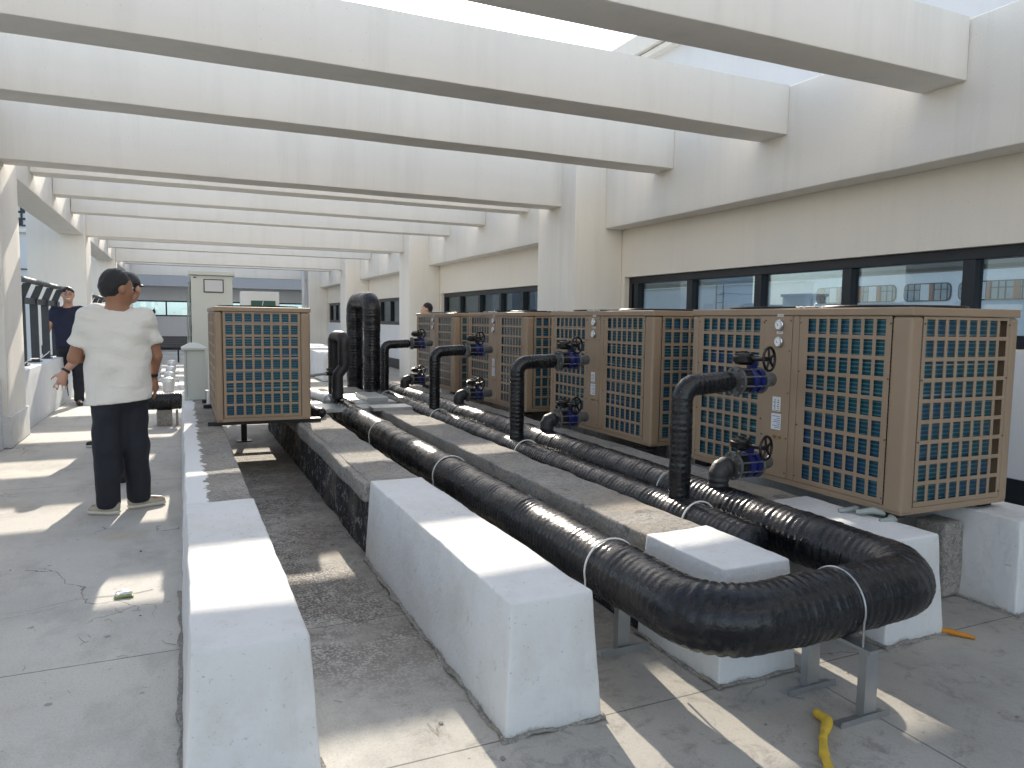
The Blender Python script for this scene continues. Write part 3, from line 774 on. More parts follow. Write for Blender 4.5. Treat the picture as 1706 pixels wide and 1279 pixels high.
gval = 'riser pipes to the heat pumps'
RY = [3.10, 5.16, 7.20, 9.24]; rn = ['nearest', 'second nearest', 'third nearest', 'farthest']
for i, y_ in enumerate(RY):
    yu = UY[i]+.828
    mb = wrapped([(2.38, y_, .42), (2.38, y_, 1.075), (2.74, y_+.02, 1.09)], .056, [0, .085, 0], pitch=.032, amp=.028, seed=20+i, seg=20, wob=.05)
    tag(mb.build('riser_pipe', 'black_wrap', org=(2.38, y_, .42)), 'black wrapped riser pipe to the upper valve of the %s right-hand heat pump' % rn[i], 'pipe', gval)
    mb = wrapped([(2.655, y_+.02, .42), (2.655, y_+.02, .615), (2.75, y_+.02, .62)], .056, [0, .045, 0], pitch=.03, amp=.06, seed=30+i, seg=20, wob=.08)
    tag(mb.build('elbow_pipe', 'black_cloth_wrap', org=(2.655, y_, .42)), 'short black elbow to the lower valve of the %s right-hand heat pump' % rn[i], 'pipe', 'short elbows to the heat pumps')
def make_valve():
    t = thing('butterfly_valve', '-', 'valve', (0, 0, 0), 'valves on the heat pumps')
    # local axis +x toward the unit
    q = MB(); q.lathe((-.012, 0, 0), [(0, .060), (0, .079), (.016, .079), (.016, .060)], 28, (1, 0, 0)); q.build('flange', 'flange_grey', t, local=True)
    q = MB(); q.lathe((.010, 0, 0), [(0, .058), (.004, .064), (.050, .064), (.052, .058)], 28, (1, 0, 0)); q.build('coupling', 'iron_black', t, local=True)
    q = MB(); q.lathe((.062, 0, 0), [(0, .056), (.004, .070), (.030, .072), (.034, .058), (.054, .058), (.058, .072), (.082, .070), (.086, .052)], 28, (1, 0, 0))
    q.box((.085, -.02, .05), (.123, .02, .105)); q.build('body', 'valve_blue', t, local=True)
    q = MB(); q.lathe((.15, 0, 0), [(0, .060), (0, .074), (.016, .074), (.016, .050), (.02, .050)], 28, (1, 0, 0)); q.build('flange', 'flange_grey', t, local=True)
    q = MB(); q.cyl((.165, 0, 0), (.27, .03, 0), .040); q.build('stub_pipe', 'flange_grey', t, local=True)
    q = MB()
    for k in range(8):
        a = R(22.5+45*k); c_ = (math.cos(a)*.067, math.sin(a)*.067); q.cyl((-.024, c_[0], c_[1]), (.172, c_[0], c_[1]), .0055, seg=8)
        q.cyl((-.026, c_[0], c_[1]), (-.013, c_[0], c_[1]), .010, seg=6)
    q.build('bolt', 'flange_grey', t, local=True)
    q = MB(); q.lathe((.045, .0, .088), [(0, .030), (.01, .045), (.016, .058), (.046, .060), (.050, .052), (.060, .050), (.064, .03)], 20)
    q.cyl((.045, 0, .155), (.045, 0, .163), .018, seg=12); q.cyl((.02, .03, .148), (.02, .03, .158), .008, seg=6); q.cyl((.075, -.03, .148), (.075, -.03, .158), .008, seg=6)
    q.box((.02, -.06, .108), (.075, .02, .135)); q.cyl((.05, -.05, .122), (.062, -.155, .125), .011, seg=12)
    q.build('gearbox', 'iron_black', t, local=True)
    q = MB(); ax = Vector((.35, -1, .05)).normalized(); c_ = Vector((.068, -.165, .127))
    q.torus(c_, ax, .062, .0075, 30, 8); u = ax.orthogonal().normalized(); v = ax.cross(u)
    for k in range(5):
        a = R(72*k+18); q.tube([c_, c_+(u*math.cos(a)+v*math.sin(a))*.061], [.008, .006], 6)
    q.cyl(c_-ax*.012, c_+ax*.010, .014, seg=12); q.build('handwheel', 'iron_black', t, local=True)
    return t
vv = make_valve(); first = True
for i, y_ in enumerate(RY):
    for hi in (1, 0):
        o = vv if first else copy_tree(vv); first = False
        o.location = (2.755, y_+.02, 1.09 if hi else .622)
        o['label'] = '%s blue valve with black handwheel at the %s right-hand heat pump' % ('upper' if hi else 'lower', rn[i])
        if not hi: o.rotation_euler = (R(2), 0, 0)

# pipe stands
def stand(x_, y_, h, label, double=False):
    t = thing('pipe_stand', label, 'stand', (x_, y_, 0), 'galvanised pipe stands')
    def post(px, py):
        q = MB(); q.box((px-.030, py-.016, .006), (px+.030, py-.012, h)); q.box((px-.030, py-.012, .006), (px-.026, py+.018, h)); q.box((px+.026, py-.012, .006), (px+.030, py+.018, h))
        q.build('post', 'galvanised', t)
    if double:
        post(x_+.01, y_-.13); post(x_-.01, y_+.11)
        q = MB(); q.box((x_-.025, y_-.16, h), (x_+.025, y_+.14, h+.012)); q.build('cross_bar', 'galvanised', t)
        for py in (y_-.13, y_+.11):
            q = MB(); q.box((x_-.14, py-.022, 0), (x_+.10, py+.022, .004)); q.box((x_-.14, py-.026, 0), (x_+.10, py-.022, .022)); q.build('base', 'galvanised', t)
    else:
        post(x_, y_); q = MB(); q.box((x_-.12, y_-.03, 0), (x_+.12, y_+.03, .005)); q.box((x_-.12, y_-.034, 0), (x_+.12, y_-.030, .030)); q.build('base', 'galvanised', t)
stand(2.20, 1.895, .248, 'galvanised double stand under the foreground cross pipe', True)
stand(1.69, 2.56, .262, 'galvanised stand under the main pipe beside the second plinth')
stand(1.64, 4.5, .262, 'galvanised stand under the main pipe, farther along')
stand(1.64, 6.3, .262, 'galvanised stand under the main pipe near the metal trays')

# tall looped risers and small looped pipe
mb = wrapped([(2.31, 9.62, .40), (2.31, 9.62, 1.645), (2.22, 10.25, 1.645), (2.22, 10.25, .0)], .115, [0, .14, .14, 0], pitch=.038, amp=.022, seed=50, seg=24, wob=.07)
tag(mb.build('looped_pipe', 'black_wrap', org=(2.3, 9.6, .0)), 'tall thick black wrapped pipe looping over, right of the single heat pump', 'pipe')
mb = wrapped([(1.57, 8.15, .49), (1.57, 8.15, .78), (1.64, 8.15, .87), (1.64, 8.15, 1.20), (1.58, 8.42, 1.20), (1.58, 8.42, .50)], .062, [0, .05, .05, .07, .07, 0], pitch=.036, amp=.02, seed=51, seg=18, wob=.06)
sm_ = tag(mb.build('looped_pipe', 'black_cloth_wrap', org=(1.6, 8.2, .46)), 'small black wrapped pipe looping over beside the single heat pump', 'pipe')
q = MB(); q.cyl((1.50, 8.1, .80), (1.43, 8.08, .80), .022); q.box((1.44, 8.05, .83), (1.50, 8.09, .86)); q.cyl((1.47, 8.07, .80), (1.47, 8.07, .84), .008); q.build('tap', 'iron_black', sm_)
q = MB(); q.tube(fillet([(1.07, 7.75, .835), (1.20, 7.78, .80), (1.34, 8.0, .80), (1.44, 8.08, .80)], [0, .1, .1, 0]), .016, 10)
tag(q.build('hose', 'hose_grey', org=(1.2, 7.9, .8)), 'grey metal hose from the single heat pump to the small looped pipe', 'hose')
mb = wrapped([(1.12, 8.6, .50), (1.12, 7.5, .50), (1.22, 7.05, .50)], .045, [0, .1, 0], seed=52, seg=16)
tag(mb.build('short_pipe', 'black_wrap', org=(1.2, 7.6, .46)), 'short black pipe lying beside the single heat pump', 'pipe')
mb = wrapped([(1.20, 12.2, .50), (1.36, 9.2, .50), (1.50, 8.2, .50)], .06, [0, .2, 0], seed=53, seg=16)
tag(mb.build('short_pipe', 'silver_jacket', org=(1.3, 9, .46)), 'silver jacketed pipe running back from the small looped pipe', 'pipe')
# metal tray sheets
t = thing('cable_tray', 'flat grey metal tray sheets lying across the plinths near the loop pipes', 'tray', (1.5, 8, .46))
for (a, b_, z_) in (((1.02, 7.6), (1.86, 8.4), .463), ((1.80, 7.45), (2.22, 7.75), .478), ((1.72, 7.95), (2.18, 8.9), .482)):
    q = MB(); q.box((a[0], a[1], z_), (b_[0], b_[1], z_+.004)); q.box((a[0], a[1]-.003, z_-.03), (b_[0], a[1], z_+.004)); q.build('tray_sheet', 'galvanised', t)
q = MB(); q.box((1.86, 7.98, .487), (2.10, 8.6, .535)); q.build('tray_box', 'galvanised', t, bevel=.004)

# ------------------------------------------------------------------ cabinets
t = thing('control_cabinet', 'tall pale grey control cabinet with a black-framed screen behind the single heat pump', 'cabinet', (.38, 10.6, .45))
q = MB(); q.box((.135, 10.3, .455), (.635, 10.9, 1.93)); q.build('body', 'cabinet_paint', t, bevel=.006)
q = MB(); q.box((.105, 10.27, 1.932), (.665, 10.93, 1.985)); q.build('lid', 'cabinet_paint', t, bevel=.008)
q = MB(); q.box((.285, 10.288, 1.715), (.525, 10.298, 1.885)); sc = q.build('screen_frame', 'frame_black', t)
q = MB(); q.box((.297, 10.284, 1.727), (.513, 10.287, 1.873)); q.build('screen', 'panel_grey', sc)
q = MB(); q.box((.165, 10.292, 1.895), (.20, 10.298, 1.91)); q.build('badge', 'seam_dark', t)
q = MB()
for k, zz in enumerate((.9, 1.2, 1.55, 1.75)): q.box((.128, 10.32, zz), (.1345, 10.40, zz+.09))
q.box((.126, 10.5, .5), (.1345, 10.503, 1.9)); q.build('hinge', 'seam_dark', t)
q = MB(); rng = random.Random(31)
for k in range(7):
    p = Vector((.118-.012*(k % 3), 10.33+.07*k, 1.85-.12*(k % 4))); pts = [p.copy()]
    for j in range(12): p = p+Vector((rng.uniform(-.012, .012), rng.uniform(-.01, .01), -.11)); pts.append(p.copy()) if p.z > .47 else None
    q.tube(pts, .006, 6)
q.build('cable', 'hose_grey', t)
t = thing('small_cabinet', 'small pale grey cabinet with a peaked lid on the left plinth', 'cabinet', (.12, 9.2, .45))
q = MB(); q.box((.025, 9.05, .455), (.245, 9.42, 1.02)); q.build('body', 'cabinet_paint', t, bevel=.004)
q = MB(); q.box((.052, 9.044, .49), (.0545, 9.049, 1.01)); q.build('door_seam', 'seam_dark', t)
q = MB(); q.add([(.0,9.02,1.022),(.27,9.02,1.022),(.27,9.45,1.022),(.0,9.45,1.022),(.0,9.02,1.045),(.27,9.02,1.045),(.27,9.45,1.045),(.0,9.45,1.045),(.09,9.13,1.098),(.18,9.13,1.098),(.18,9.34,1.098),(.09,9.34,1.098)],
                [(3,2,1,0),(0,1,5,4),(1,2,6,5),(2,3,7,6),(3,0,4,7),(4,5,9,8),(5,6,10,9),(6,7,11,10),(7,4,8,11),(8,9,10,11)]); q.build('lid', 'cabinet_paint', t)
# white pipework beside the small cabinet
q = MB(); q.tube([(.262, 8.35, .46), (.262, 8.35, .60), (.268, 8.36, .62), (.268, 8.36, 1.0)], [.03, .022, .012, .010], 10)
tag(q.build('drain_pipe', 'label_white', org=(.26, 8.35, .46)), 'thin white pipe standing at the left side of the single heat pump', 'pipe')
# small outdoor unit
t = thing('outdoor_unit', 'small white outdoor unit with a dark green vent behind the single heat pump', 'air conditioner', (1.1, 12, 0))
q = MB(); q.box((.86, 12.0, 1.22), (1.42, 12.3, 1.80)); q.build('body', 'label_white', t, bevel=.01)
q = MB(); q.box((1.00, 11.99, 1.30), (1.36, 11.998, 1.66)); q.build('vent', 'green_vent', t)
q = MB(); q.tube([(1.10, 11.985, 1.32), (1.18, 11.985, 1.65)], .006, 6); q.build('bar', 'label_white', t)
q = MB()
for xx in (.88, 1.38):
    for yy in (12.02, 12.26): q.box((xx, yy, 0), (xx+.03, yy+.03, 1.218))
q.build('leg', 'galvanised', t)

# ------------------------------------------------------------------ far walkway equipment
mb = wrapped([(-.72, 10.40, .31), (.02, 10.40, .31)], .108, 0, seed=60, seg=22, amp=.02, wob=.01)
tag(mb.build('insulated_pipe', 'black_wrap', org=(-.3, 10.4, .2)), 'dark wrapped pipe crossing the walkway behind the man in white', 'pipe')
c = MB(); c.rbox((-.30, 10.28, 0), (-.12, 10.50, .20), r=.01, step=.06, amp=.003); c.box((-.08, 10.33, 0), (-.05, 10.36, .2))
tag(c.build('pipe_block', 'cement_plain', org=(-.2, 10.4, 0)), 'small grey block carrying the dark pipe across the walkway', 'block')
k = 0; pn = ['front right', 'front left', 'second row right', 'second row left', 'third row right', 'third row left', 'back row right', 'back row left']
for row, y_ in enumerate((13.2, 14.6, 16.2, 18.4)):
    for x_ in (-.20, -.50):
        xx = x_-.06*row*0
        t = thing('pump', 'silver jacketed pump, %s in the group beyond the walkway pipe' % pn[k], 'pump', (xx, y_, 0), 'silver pumps'); k += 1
        q = MB(); q.lathe((xx, y_, .0), [(0, .07), (.10, .075), (.12, .06), (.16, .06), (.18, .088), (.34, .09), (.39, .075), (.41, .03)], 18); q.build('body', 'silver_jacket', t)
        q = MB(); q.cyl((xx-.14, y_, .12), (xx+.14, y_, .12), .035, seg=12); q.build('pipe', 'silver_jacket', t)
        q = MB(); q.lathe((xx+.13, y_, .12), [(0, .05), (.02, .05)], 14, (1, 0, 0)); q.build('flange', 'label_white', t)
t = thing('steel_rack', 'black steel rack of tubes lying on short legs at the far end of the walkway', 'rack', (-.2, 26, 0))
for k in range(6):
    q = MB(); q.cyl((-1.2, 24.6+.55*k, .46+.045*k), (.5, 24.6+.55*k, .46+.045*k), .05, seg=10); q.build('tube', 'black_plate', t)
for xx in (-1.1, -.6, -.1, .4):
    q = MB(); q.box((xx, 24.6, 0), (xx+.05, 24.66, .42)); q.build('leg', 'frame_black', t)
q = MB(); q.box((-1.2, 24.55, .38), (.5, 24.65, .42)); q.build('frame', 'frame_black', t)

# ties and cable ends lying on the heat pump lids
for i, (x_, y_) in enumerate(((3.16, 3.02), (3.17, 5.35), (3.16, 6.1), (3.16, 7.5), (3.2, 8.9))):
    q = MB(); rng = random.Random(70+i); p = Vector((x_, y_-.09, 1.494)); pts = [p.copy()]
    for k in range(9): p = p+Vector((rng.uniform(-.012, .012), .022, 0)); p.z = 1.494+.006*abs(math.sin(k*1.3+i)); pts.append(p.copy())
    q.tube(pts, .0038, 6); q.tube([pts[3], pts[3]+Vector((.004, -.012, .022)), pts[3]+Vector((.0, -.02, .018))], .003, 5)
    tag(q.build('cable_end', 'white_band', org=(x_, y_, 1.49)), 'loose white cable end on the lid of the %s' % ['nearest heat pump, above its gauges', 'second heat pump from the right', 'second heat pump, toward its far corner', 'third heat pump from the right', 'farthest heat pump of the row'][i], 'cable')

# ------------------------------------------------------------------ floor litter
q = MB(); P_ = resample(fillet([(2.04, 1.84, .018), (2.03, 1.77, .024), (1.93, 1.70, .022), (1.86, 1.63, .022), (1.80, 1.55, .02), (1.72, 1.46, .02)], [0, .02, .03, .05, .05, 0]), .006)
q.tube(P_, [(.0155+.005*noise.noise(p*28)+.004*noise.noise(p*70))*(.55 if k < 2 or k > len(P_)-3 else 1) for k, p in enumerate(P_)], 12)
tag(q.build('foam_strip', 'foam_yellow', org=(1.9, 1.7, 0)), 'lumpy yellow foam strip on the floor in front of the pipe stand', 'foam strip')
q = MB(); q.tube([(3.12, 2.18, .012), (3.16, 2.12, .016), (3.20, 2.06, .012), (3.215, 2.03, .010)], [.008, .014, .011, .006], 8)
tag(q.build('foam_strip', 'foam_orange', org=(3.16, 2.1, 0)), 'short orange foam piece on the floor by the fourth plinth', 'foam strip')
q = MB(); rng = random.Random(4)
q.rbox((-.33, 4.00, .002), (-.245, 4.035, .010), r=.004, step=.015, amp=.007, seed=4, freq=20)
lt = q.build('wrapper', 'litter_green', org=(-.28, 4.02, 0)); tag(lt, 'crumpled green and white wrapper on the walkway floor', 'wrapper')
q = MB(); q.rbox((-.33, 4.025, .008), (-.255, 4.06, .022), r=.006, step=.012, amp=.012, seed=6, freq=25); q.build('foil', 'litter_white', lt)
rng = random.Random(12); spots = []
for k in range(46):
    x_ = rng.choice([rng.uniform(-1.4, -.05), rng.uniform(.42, .95), rng.uniform(1.4, 3.6), rng.uniform(-1.0, 3.2)]); y_ = rng.uniform(1.5, 5.5) if k % 3 else rng.uniform(1.45, 2.1)
    if any(a-.05 < x_ < b_+.05 and y_ > 2.1 for a, b_ in ((0,.34),(.97,1.32),(1.87,2.25),(2.7,3.15),(3.68,4.1))): continue
    spots.append((x_, y_))
q = MB()
for (x_, y_) in spots:
    r_ = rng.uniform(.004, .011); q.rbox((x_-r_, y_-r_*rng.uniform(.7, 1.4), 0), (x_+r_, y_+r_, r_*.8), r=r_*.35, step=r_*.8, amp=r_*.3, seed=x_, freq=60)
tag(q.build('grit', 'stone_grey'), 'small crumbs of cement and grit scattered over the roof floor', 'grit', kind='stuff')
q = MB()
for k in range(42):
    x_, y_ = rng.choice([(rng.uniform(.4, .95), rng.uniform(1.8, 3.4)), (rng.uniform(-.9, -.1), rng.uniform(2.4, 4.2)), (rng.uniform(.9, 2.6), rng.uniform(1.5, 2.1))])
    a = rng.uniform(0, 6.28); L = rng.uniform(.03, .10); b_ = a+rng.uniform(-.5, .5)
    q.tube([(x_, y_, .003), (x_+L*math.cos(a)*.5, y_+L*math.sin(a)*.5, .006), (x_+L*math.cos(b_), y_+L*math.sin(b_), .003)], .0011, 4)
tag(q.build('dry_grass', 'twig'), 'dry grass stalks blown over the roof floor', 'dry grass', kind='stuff')
q = MB()
pts = [Vector((-1.2, 3.95, .003))]
for k in range(40): pts.append(pts[-1]+Vector((.026, .008*math.sin(k*.35)+.003, 0)))
q.tube(pts, .0016, 5); pts2 = [p+Vector((.02, -.06-.02*math.sin(i*.2), 0)) for i, p in enumerate(pts[:26])]; q.tube(pts2, .0014, 5)
tag(q.build('string', 'rope_white', org=(-.7, 4, 0)), 'thin white string trailing over the walkway to the wrapper', 'string')
q = MB(); q.tube([(-1.72, 10.3, .80), (-1.74, 11.0, .84), (-1.76, 11.8, .80), (-1.78, 12.6, .84), (-1.84, 13.3, .86)], .008, 6)
tag(q.build('rope', 'rope_white', org=(-1.8, 12, .8)), 'white rope strung along the left parapet to the man in navy', 'rope')
q = MB(); q.tube([(3.04, 2.55, .475), (3.10, 2.50, .49), (3.16, 2.46, .47), (3.12, 2.40, .465), (3.05, 2.42, .462)], [.012, .018, .014, .02, .01], 7)
q.tube([(3.0, 2.62, .47), (3.08, 2.58, .48), (3.12, 2.62, .47)], [.01, .016, .01], 7)
tag(q.build('rag', 'hose_grey', org=(3.1, 2.5, .46)), 'crumpled grey scrap under the corner of the nearest heat pump', 'scrap')
c = MB(); c.rbox((3.53, 2.42, .0), (3.69, 2.60, .40), r=.02, step=.05, amp=.012, seed=8)
tag(c.build('rubble_block', 'cement_plain', org=(3.6, 2.5, 0)), 'rough dark cement lump beside the rightmost plinth', 'block')

# ------------------------------------------------------------------ people (signed distance fields meshed with surface nets)
def surface_nets(F, org, h):
    nx, ny, nz = F.shape; s = F < 0
    mn = np.zeros((nx-1, ny-1, nz-1), int)
    for a in (0, 1):
        for b in (0, 1):
            for c in (0, 1): mn += s[a:nx-1+a, b:ny-1+b, c:nz-1+c]
    act = (mn > 0) & (mn < 8); idx = -np.ones(act.shape, int); I = np.argwhere(act); idx[act] = np.arange(len(I))
    acc = np.zeros((len(I), 3)); cnt = np.zeros(len(I))
    cs = [(a, b, c) for a in (0, 1) for b in (0, 1) for c in (0, 1)]
    for p in cs:
        for ax in range(3):
            if p[ax]: continue
            q = list(p); q[ax] = 1
            f0 = F[I[:,0]+p[0], I[:,1]+p[1], I[:,2]+p[2]]; f1 = F[I[:,0]+q[0], I[:,1]+q[1], I[:,2]+q[2]]
            mk = (f0 < 0) != (f1 < 0); t = np.where(mk, f0/np.where(mk, f0-f1, 1), 0)
            e = np.tile(np.array(p, float), (len(I), 1)); e[:, ax] += t
            acc += e*mk[:, None]; cnt += mk
    V = (I+acc/cnt[:, None])*h+np.array(org); faces = []
    for ax in range(3):
        sl0 = [slice(1, n-1) for n in F.shape]; sl1 = list(sl0); sl0[ax] = slice(0, F.shape[ax]-1); sl1[ax] = slice(1, F.shape[ax])
        s0 = s[tuple(sl0)]; s1 = s[tuple(sl1)]; E = np.argwhere(s0 != s1)
        off = np.array([1, 1, 1]); off[ax] = 0; E2 = E+off
        u, v = [(1, 2), (2, 0), (0, 1)][ax]
        eu = np.zeros(3, int); eu[u] = 1; ev = np.zeros(3, int); ev[v] = 1
        g = lambda d: idx[tuple((E2+d).T)]
        q = np.stack([g(-eu-ev), g(-ev), g(0*eu), g(-eu)], 1)
        inside = s0[tuple(E.T)]; q[~inside] = q[~inside][:, ::-1]; faces.append(q)
    return V, np.concatenate(faces)
def smin(a, b, k):
    h = np.clip(.5+.5*(b-a)/k, 0, 1); return b*(1-h)+a*h-k*h*(1-h)
def cap(P, a, b, ra, rb):
    a = np.array(a, float); b = np.array(b, float); ab = b-a
    t = np.clip(((P-a)@ab)/max(ab@ab, 1e-9), 0, 1); return np.linalg.norm(P-a-t[..., None]*ab, axis=-1)-(ra+(rb-ra)*t)
def ell(P, c, r, rz=0.0):
    Q = P-np.array(c, float)
    if rz:
        cs, sn = math.cos(-rz), math.sin(-rz); Q = np.stack([Q[..., 0]*cs-Q[..., 1]*sn, Q[..., 0]*sn+Q[..., 1]*cs, Q[..., 2]], -1)
    r = np.array(r, float); k0 = np.linalg.norm(Q/r, axis=-1); k1 = np.linalg.norm(Q/(r*r), axis=-1)
    return k0*(k0-1)/np.maximum(k1, 1e-9)
def sdf_obj(name, fn, lo, hi, h, mat, parent=None, org=(0, 0, 0)):
    lo = np.array(lo); n = np.ceil((np.array(hi)-lo)/h).astype(int)+1
    nc = (n+3)//4+1
    gc = np.stack(np.meshgrid(*[lo[i]+4*h*np.arange(nc[i]) for i in range(3)], indexing='ij'), -1).reshape(-1, 3)
    Fc = fn(gc).reshape(nc); c8 = [Fc[a:nc[0]-1+a, b:nc[1]-1+b, c:nc[2]-1+c] for a in (0, 1) for b in (0, 1) for c in (0, 1)]
    mnF = np.min(c8, 0); mxF = np.max(c8, 0); act = (mnF < 6.5*h) & (mxF > -6.5*h)
    up = lambda A: np.repeat(np.repeat(np.repeat(A, 4, 0), 4, 1), 4, 2)[:n[0], :n[1], :n[2]]
    F = np.zeros(tuple(n)); A = up(act); U = up(mxF); F[:A.shape[0], :A.shape[1], :A.shape[2]] = U
    I = np.argwhere(A); F[tuple(I.T)] = fn(lo+I*h)
    F[0] = F[-1] = 1; F[:, 0] = F[:, -1] = 1; F[:, :, 0] = F[:, :, -1] = 1
    V, Q = surface_nets(F, lo, h)
    mb = MB(); mb.add([tuple(v) for v in V], [tuple(int(i) for i in q) for q in Q], True)
    o = mb.build(name, mat, parent, org)
    sm = o.modifiers.new('smooth', 'SMOOTH'); sm.factor = .5; sm.iterations = 2
    return o
def fold(P, f=11., a=.004, ph=0.):
    x, y, z = P[..., 0], P[..., 1], P[..., 2]
    return a*(np.sin(f*(x*1.2+z*1.1+.6*np.sin(5*z+ph))+ph)*np.sin(f*.6*(y-x+.7*z)+1.3+ph)+.6*np.sin(f*1.9*(z*.9-x)+2*np.sin(6*y+ph)))

def person(K, label, mats, h=.012, hands=True, polo=False, group=None, face=True, cap_hat=False, seed=0., sport=True):
    """K: dict of world joints. Face direction K['fd'] (unit xy angle in degrees, 0 = +Y, 90 = +X)"""
    fa = R(K['fd']); fd = np.array([math.sin(fa), math.cos(fa), 0.]); rt = np.array([math.cos(fa), -math.sin(fa), 0.])
    ba = R(K.get('bd', K['fd'])); bf = np.array([math.sin(ba), math.cos(ba), 0.]); br = np.array([math.cos(ba), -math.sin(ba), 0.])
    J = {k: np.array(v, float) for k, v in K.items() if isinstance(v, tuple)}
    hs = K.get('hs', 1.0); hd = J['head']; pel = (J['hipL']+J['hipR'])/2; chest = (J['shL']+J['shR'])/2+np.array([0, 0, -.13]); nk = (J['shL']+J['shR'])/2+np.array([0, 0, .04])
    zr = -fa
    def hand(P, w_, d_, sd, pn):
        w_ = np.array(w_); d_ = np.array(d_)/np.linalg.norm(d_); pn = np.array(pn, float); pn -= d_*(pn@d_); pn /= np.linalg.norm(pn); s_ = np.cross(d_, pn)*sd
        D = cap(P, w_, w_+d_*.07, .026, .030)
        for q in (-.012, .012): D = smin(D, cap(P, w_+d_*.03+s_*q, w_+d_*.085+s_*q*1.6, .017, .015), .012)
        for k, (o, L) in enumerate(((-.030, .060), (-.010, .073), (.011, .068), (.030, .052))):
            a = w_+d_*.085+s_*o; sp = s_*(o*.55); b = a+(d_*.55+pn*.10)*L+sp*.6; c = b+(d_*.40+pn*.22*(1+.2*k))*L+sp*.3
            D = smin(D, np.minimum(cap(P, a, b, .0095, .0085), cap(P, b, c, .0085, .007)), .006)
        a = w_+d_*.025-s_*.026; b = a+(d_*.6-s_*.75)*.045; c = b+(d_*.85-s_*.35)*.035
        return smin(D, np.minimum(cap(P, a, b, .013, .011), cap(P, b, c, .011, .008)), .010)
    HS = [(s_, J['wr'+s_], J.get('hd'+s_, J['wr'+s_]+(J['wr'+s_]-J['el'+s_])*.3), -1 if s_ == 'L' else 1) for s_ in 'LR']
    def body(P):
        D = ell(P, hd+np.array([0, 0, .012])-fd*.012, (.078*hs, .098*hs, .105*hs), zr)
        D = smin(D, ell(P, hd-np.array([0, 0, .055])+fd*.025, (.058, .070, .068), zr), .03)
        D = smin(D, ell(P, hd-np.array([0, 0, .095])+fd*.058, (.028, .028, .022), zr), .025)
        n0 = hd+fd*.088-np.array([0, 0, .02]); D = smin(D, cap(P, n0+np.array([0, 0, .03]), n0+fd*.016-np.array([0, 0, .012]), .008, .014), .012)
        D = smin(D, cap(P, hd+fd*.080+rt*.03+np.array([0, 0, .022]), hd+fd*.080-rt*.03+np.array([0, 0, .022]), .012, .012), .012)
        for s_ in (-1, 1):
            D = smin(D, ell(P, hd+fd*.045+rt*.050*s_-np.array([0, 0, .028]), (.022, .030, .025), zr), .025)
            e = hd+rt*.082*s_-fd*.005-np.array([0, 0, .010]); D = smin(D, ell(P, e+rt*.006*s_, (.011, .021, .034), zr), .006)
        for z_ in (-.058, -.070): D = smin(D, cap(P, hd+fd*.092+rt*.018+np.array([0, 0, z_]), hd+fd*.092-rt*.018+np.array([0, 0, z_]), .006, .006), .006)
        D = smin(D, cap(P, hd-np.array([0, 0, .07])-fd*.02, nk, .060, .066), .03)
        D = smin(D, cap(P, J['shL'], J['shR'], .060, .060), .06)
        D = smin(D, cap(P, chest+br*.07, pel+br*.05, .115, .11), .06); D = smin(D, cap(P, chest-br*.07, pel-br*.05, .115, .11), .06)
        for s_ in 'LR':
            D = smin(D, cap(P, J['sh'+s_], J['el'+s_], .054, .043), .03); D = smin(D, cap(P, J['el'+s_], J['wr'+s_], .041, .026), .012)
            D = smin(D, cap(P, J['hip'+s_], J['kn'+s_], .085, .056), .05); D = smin(D, cap(P, J['kn'+s_], J['an'+s_], .056, .038), .03)
            to = J['toe'+s_]; D = smin(D, cap(P, J['an'+s_]-np.array([0, 0, .03]), to+np.array([0, 0, .01]), .035, .028), .03)
        for s_, w_, hh, sd in HS:
            mk = np.linalg.norm(P-w_, axis=-1) < .32
            if mk.any(): D[mk] = smin(D[mk], hand(P[mk], w_, hh-w_, sd, K.get('pn'+s_, tuple(bf))), .012)
        return D
    allp = np.array([J[k] for k in J]); lo = allp.min(0)-.16; hi = allp.max(0)+.16; lo[2] = -.02
    base = (float(pel[0]), float(pel[1]), 0.0)
    root = sdf_obj('person', body, lo, hi, h, mats['skin'], None, base); tag(root, label, 'person', group)
    # shirt
    e = K.get('shirt_r', .016); hz = K['hem']; sl = K.get('sleeve', .62); bel = K.get('belly', .015)
    def shirt(P):
        D = smin(cap(P, J['shL']-np.array([0, 0, .0]), J['shR'], .060+e, .060+e), cap(P, nk-np.array([0, 0, .08]), nk+np.array([0, 0, -.01]), .095, .070), .04)
        pe = pel.copy(); pe[2] = min(hz-.04, pel[2])
        for q in (-1, 1):
            D = smin(D, cap(P, chest+br*.075*q, pe+br*.060*q, .118+e, .118+e+bel), .06)
        T = D
        for s_ in 'LR':
            a, b = J['sh'+s_], J['el'+s_]; m_ = a+(b-a)*sl
            A = cap(P, a, a+(b-a)*(sl+.2), .060+e*.5, .058+e*.8)
            ax = (b-a)/np.linalg.norm(b-a); A = np.maximum(A, (P-m_)@ax); T = smin(T, A, .035)
        T = T+fold(P, 13, K.get('fold', .0035), seed)
        n_ = nk+np.array([0, 0, .052])-bf*.0
        T = np.maximum(T, -(np.linalg.norm((P-n_)*np.array([1, 1, 1.25]), axis=-1)-.072))
        hemz = hz+(P[..., 0]-pel[0])*K.get('hemslope', 0)
        return np.maximum(T, hemz-P[..., 2])
    l2 = lo.copy(); l2[2] = hz-.15; h2 = hi.copy(); h2[2] = nk[2]+.12
    sh = sdf_obj('shirt', shirt, l2, h2, h, mats['shirt'], root)
    if K.get('collar'):
        q = MB(); q.torus(tuple(nk+np.array([0, 0, .035])-bf*.01), (0, 0, 1), .066, .013, 20, 8); q.build('collar', mats['shirt'], sh)
    # trousers
    te = K.get('trous_r', .020); cz = K.get('cuff', .05)
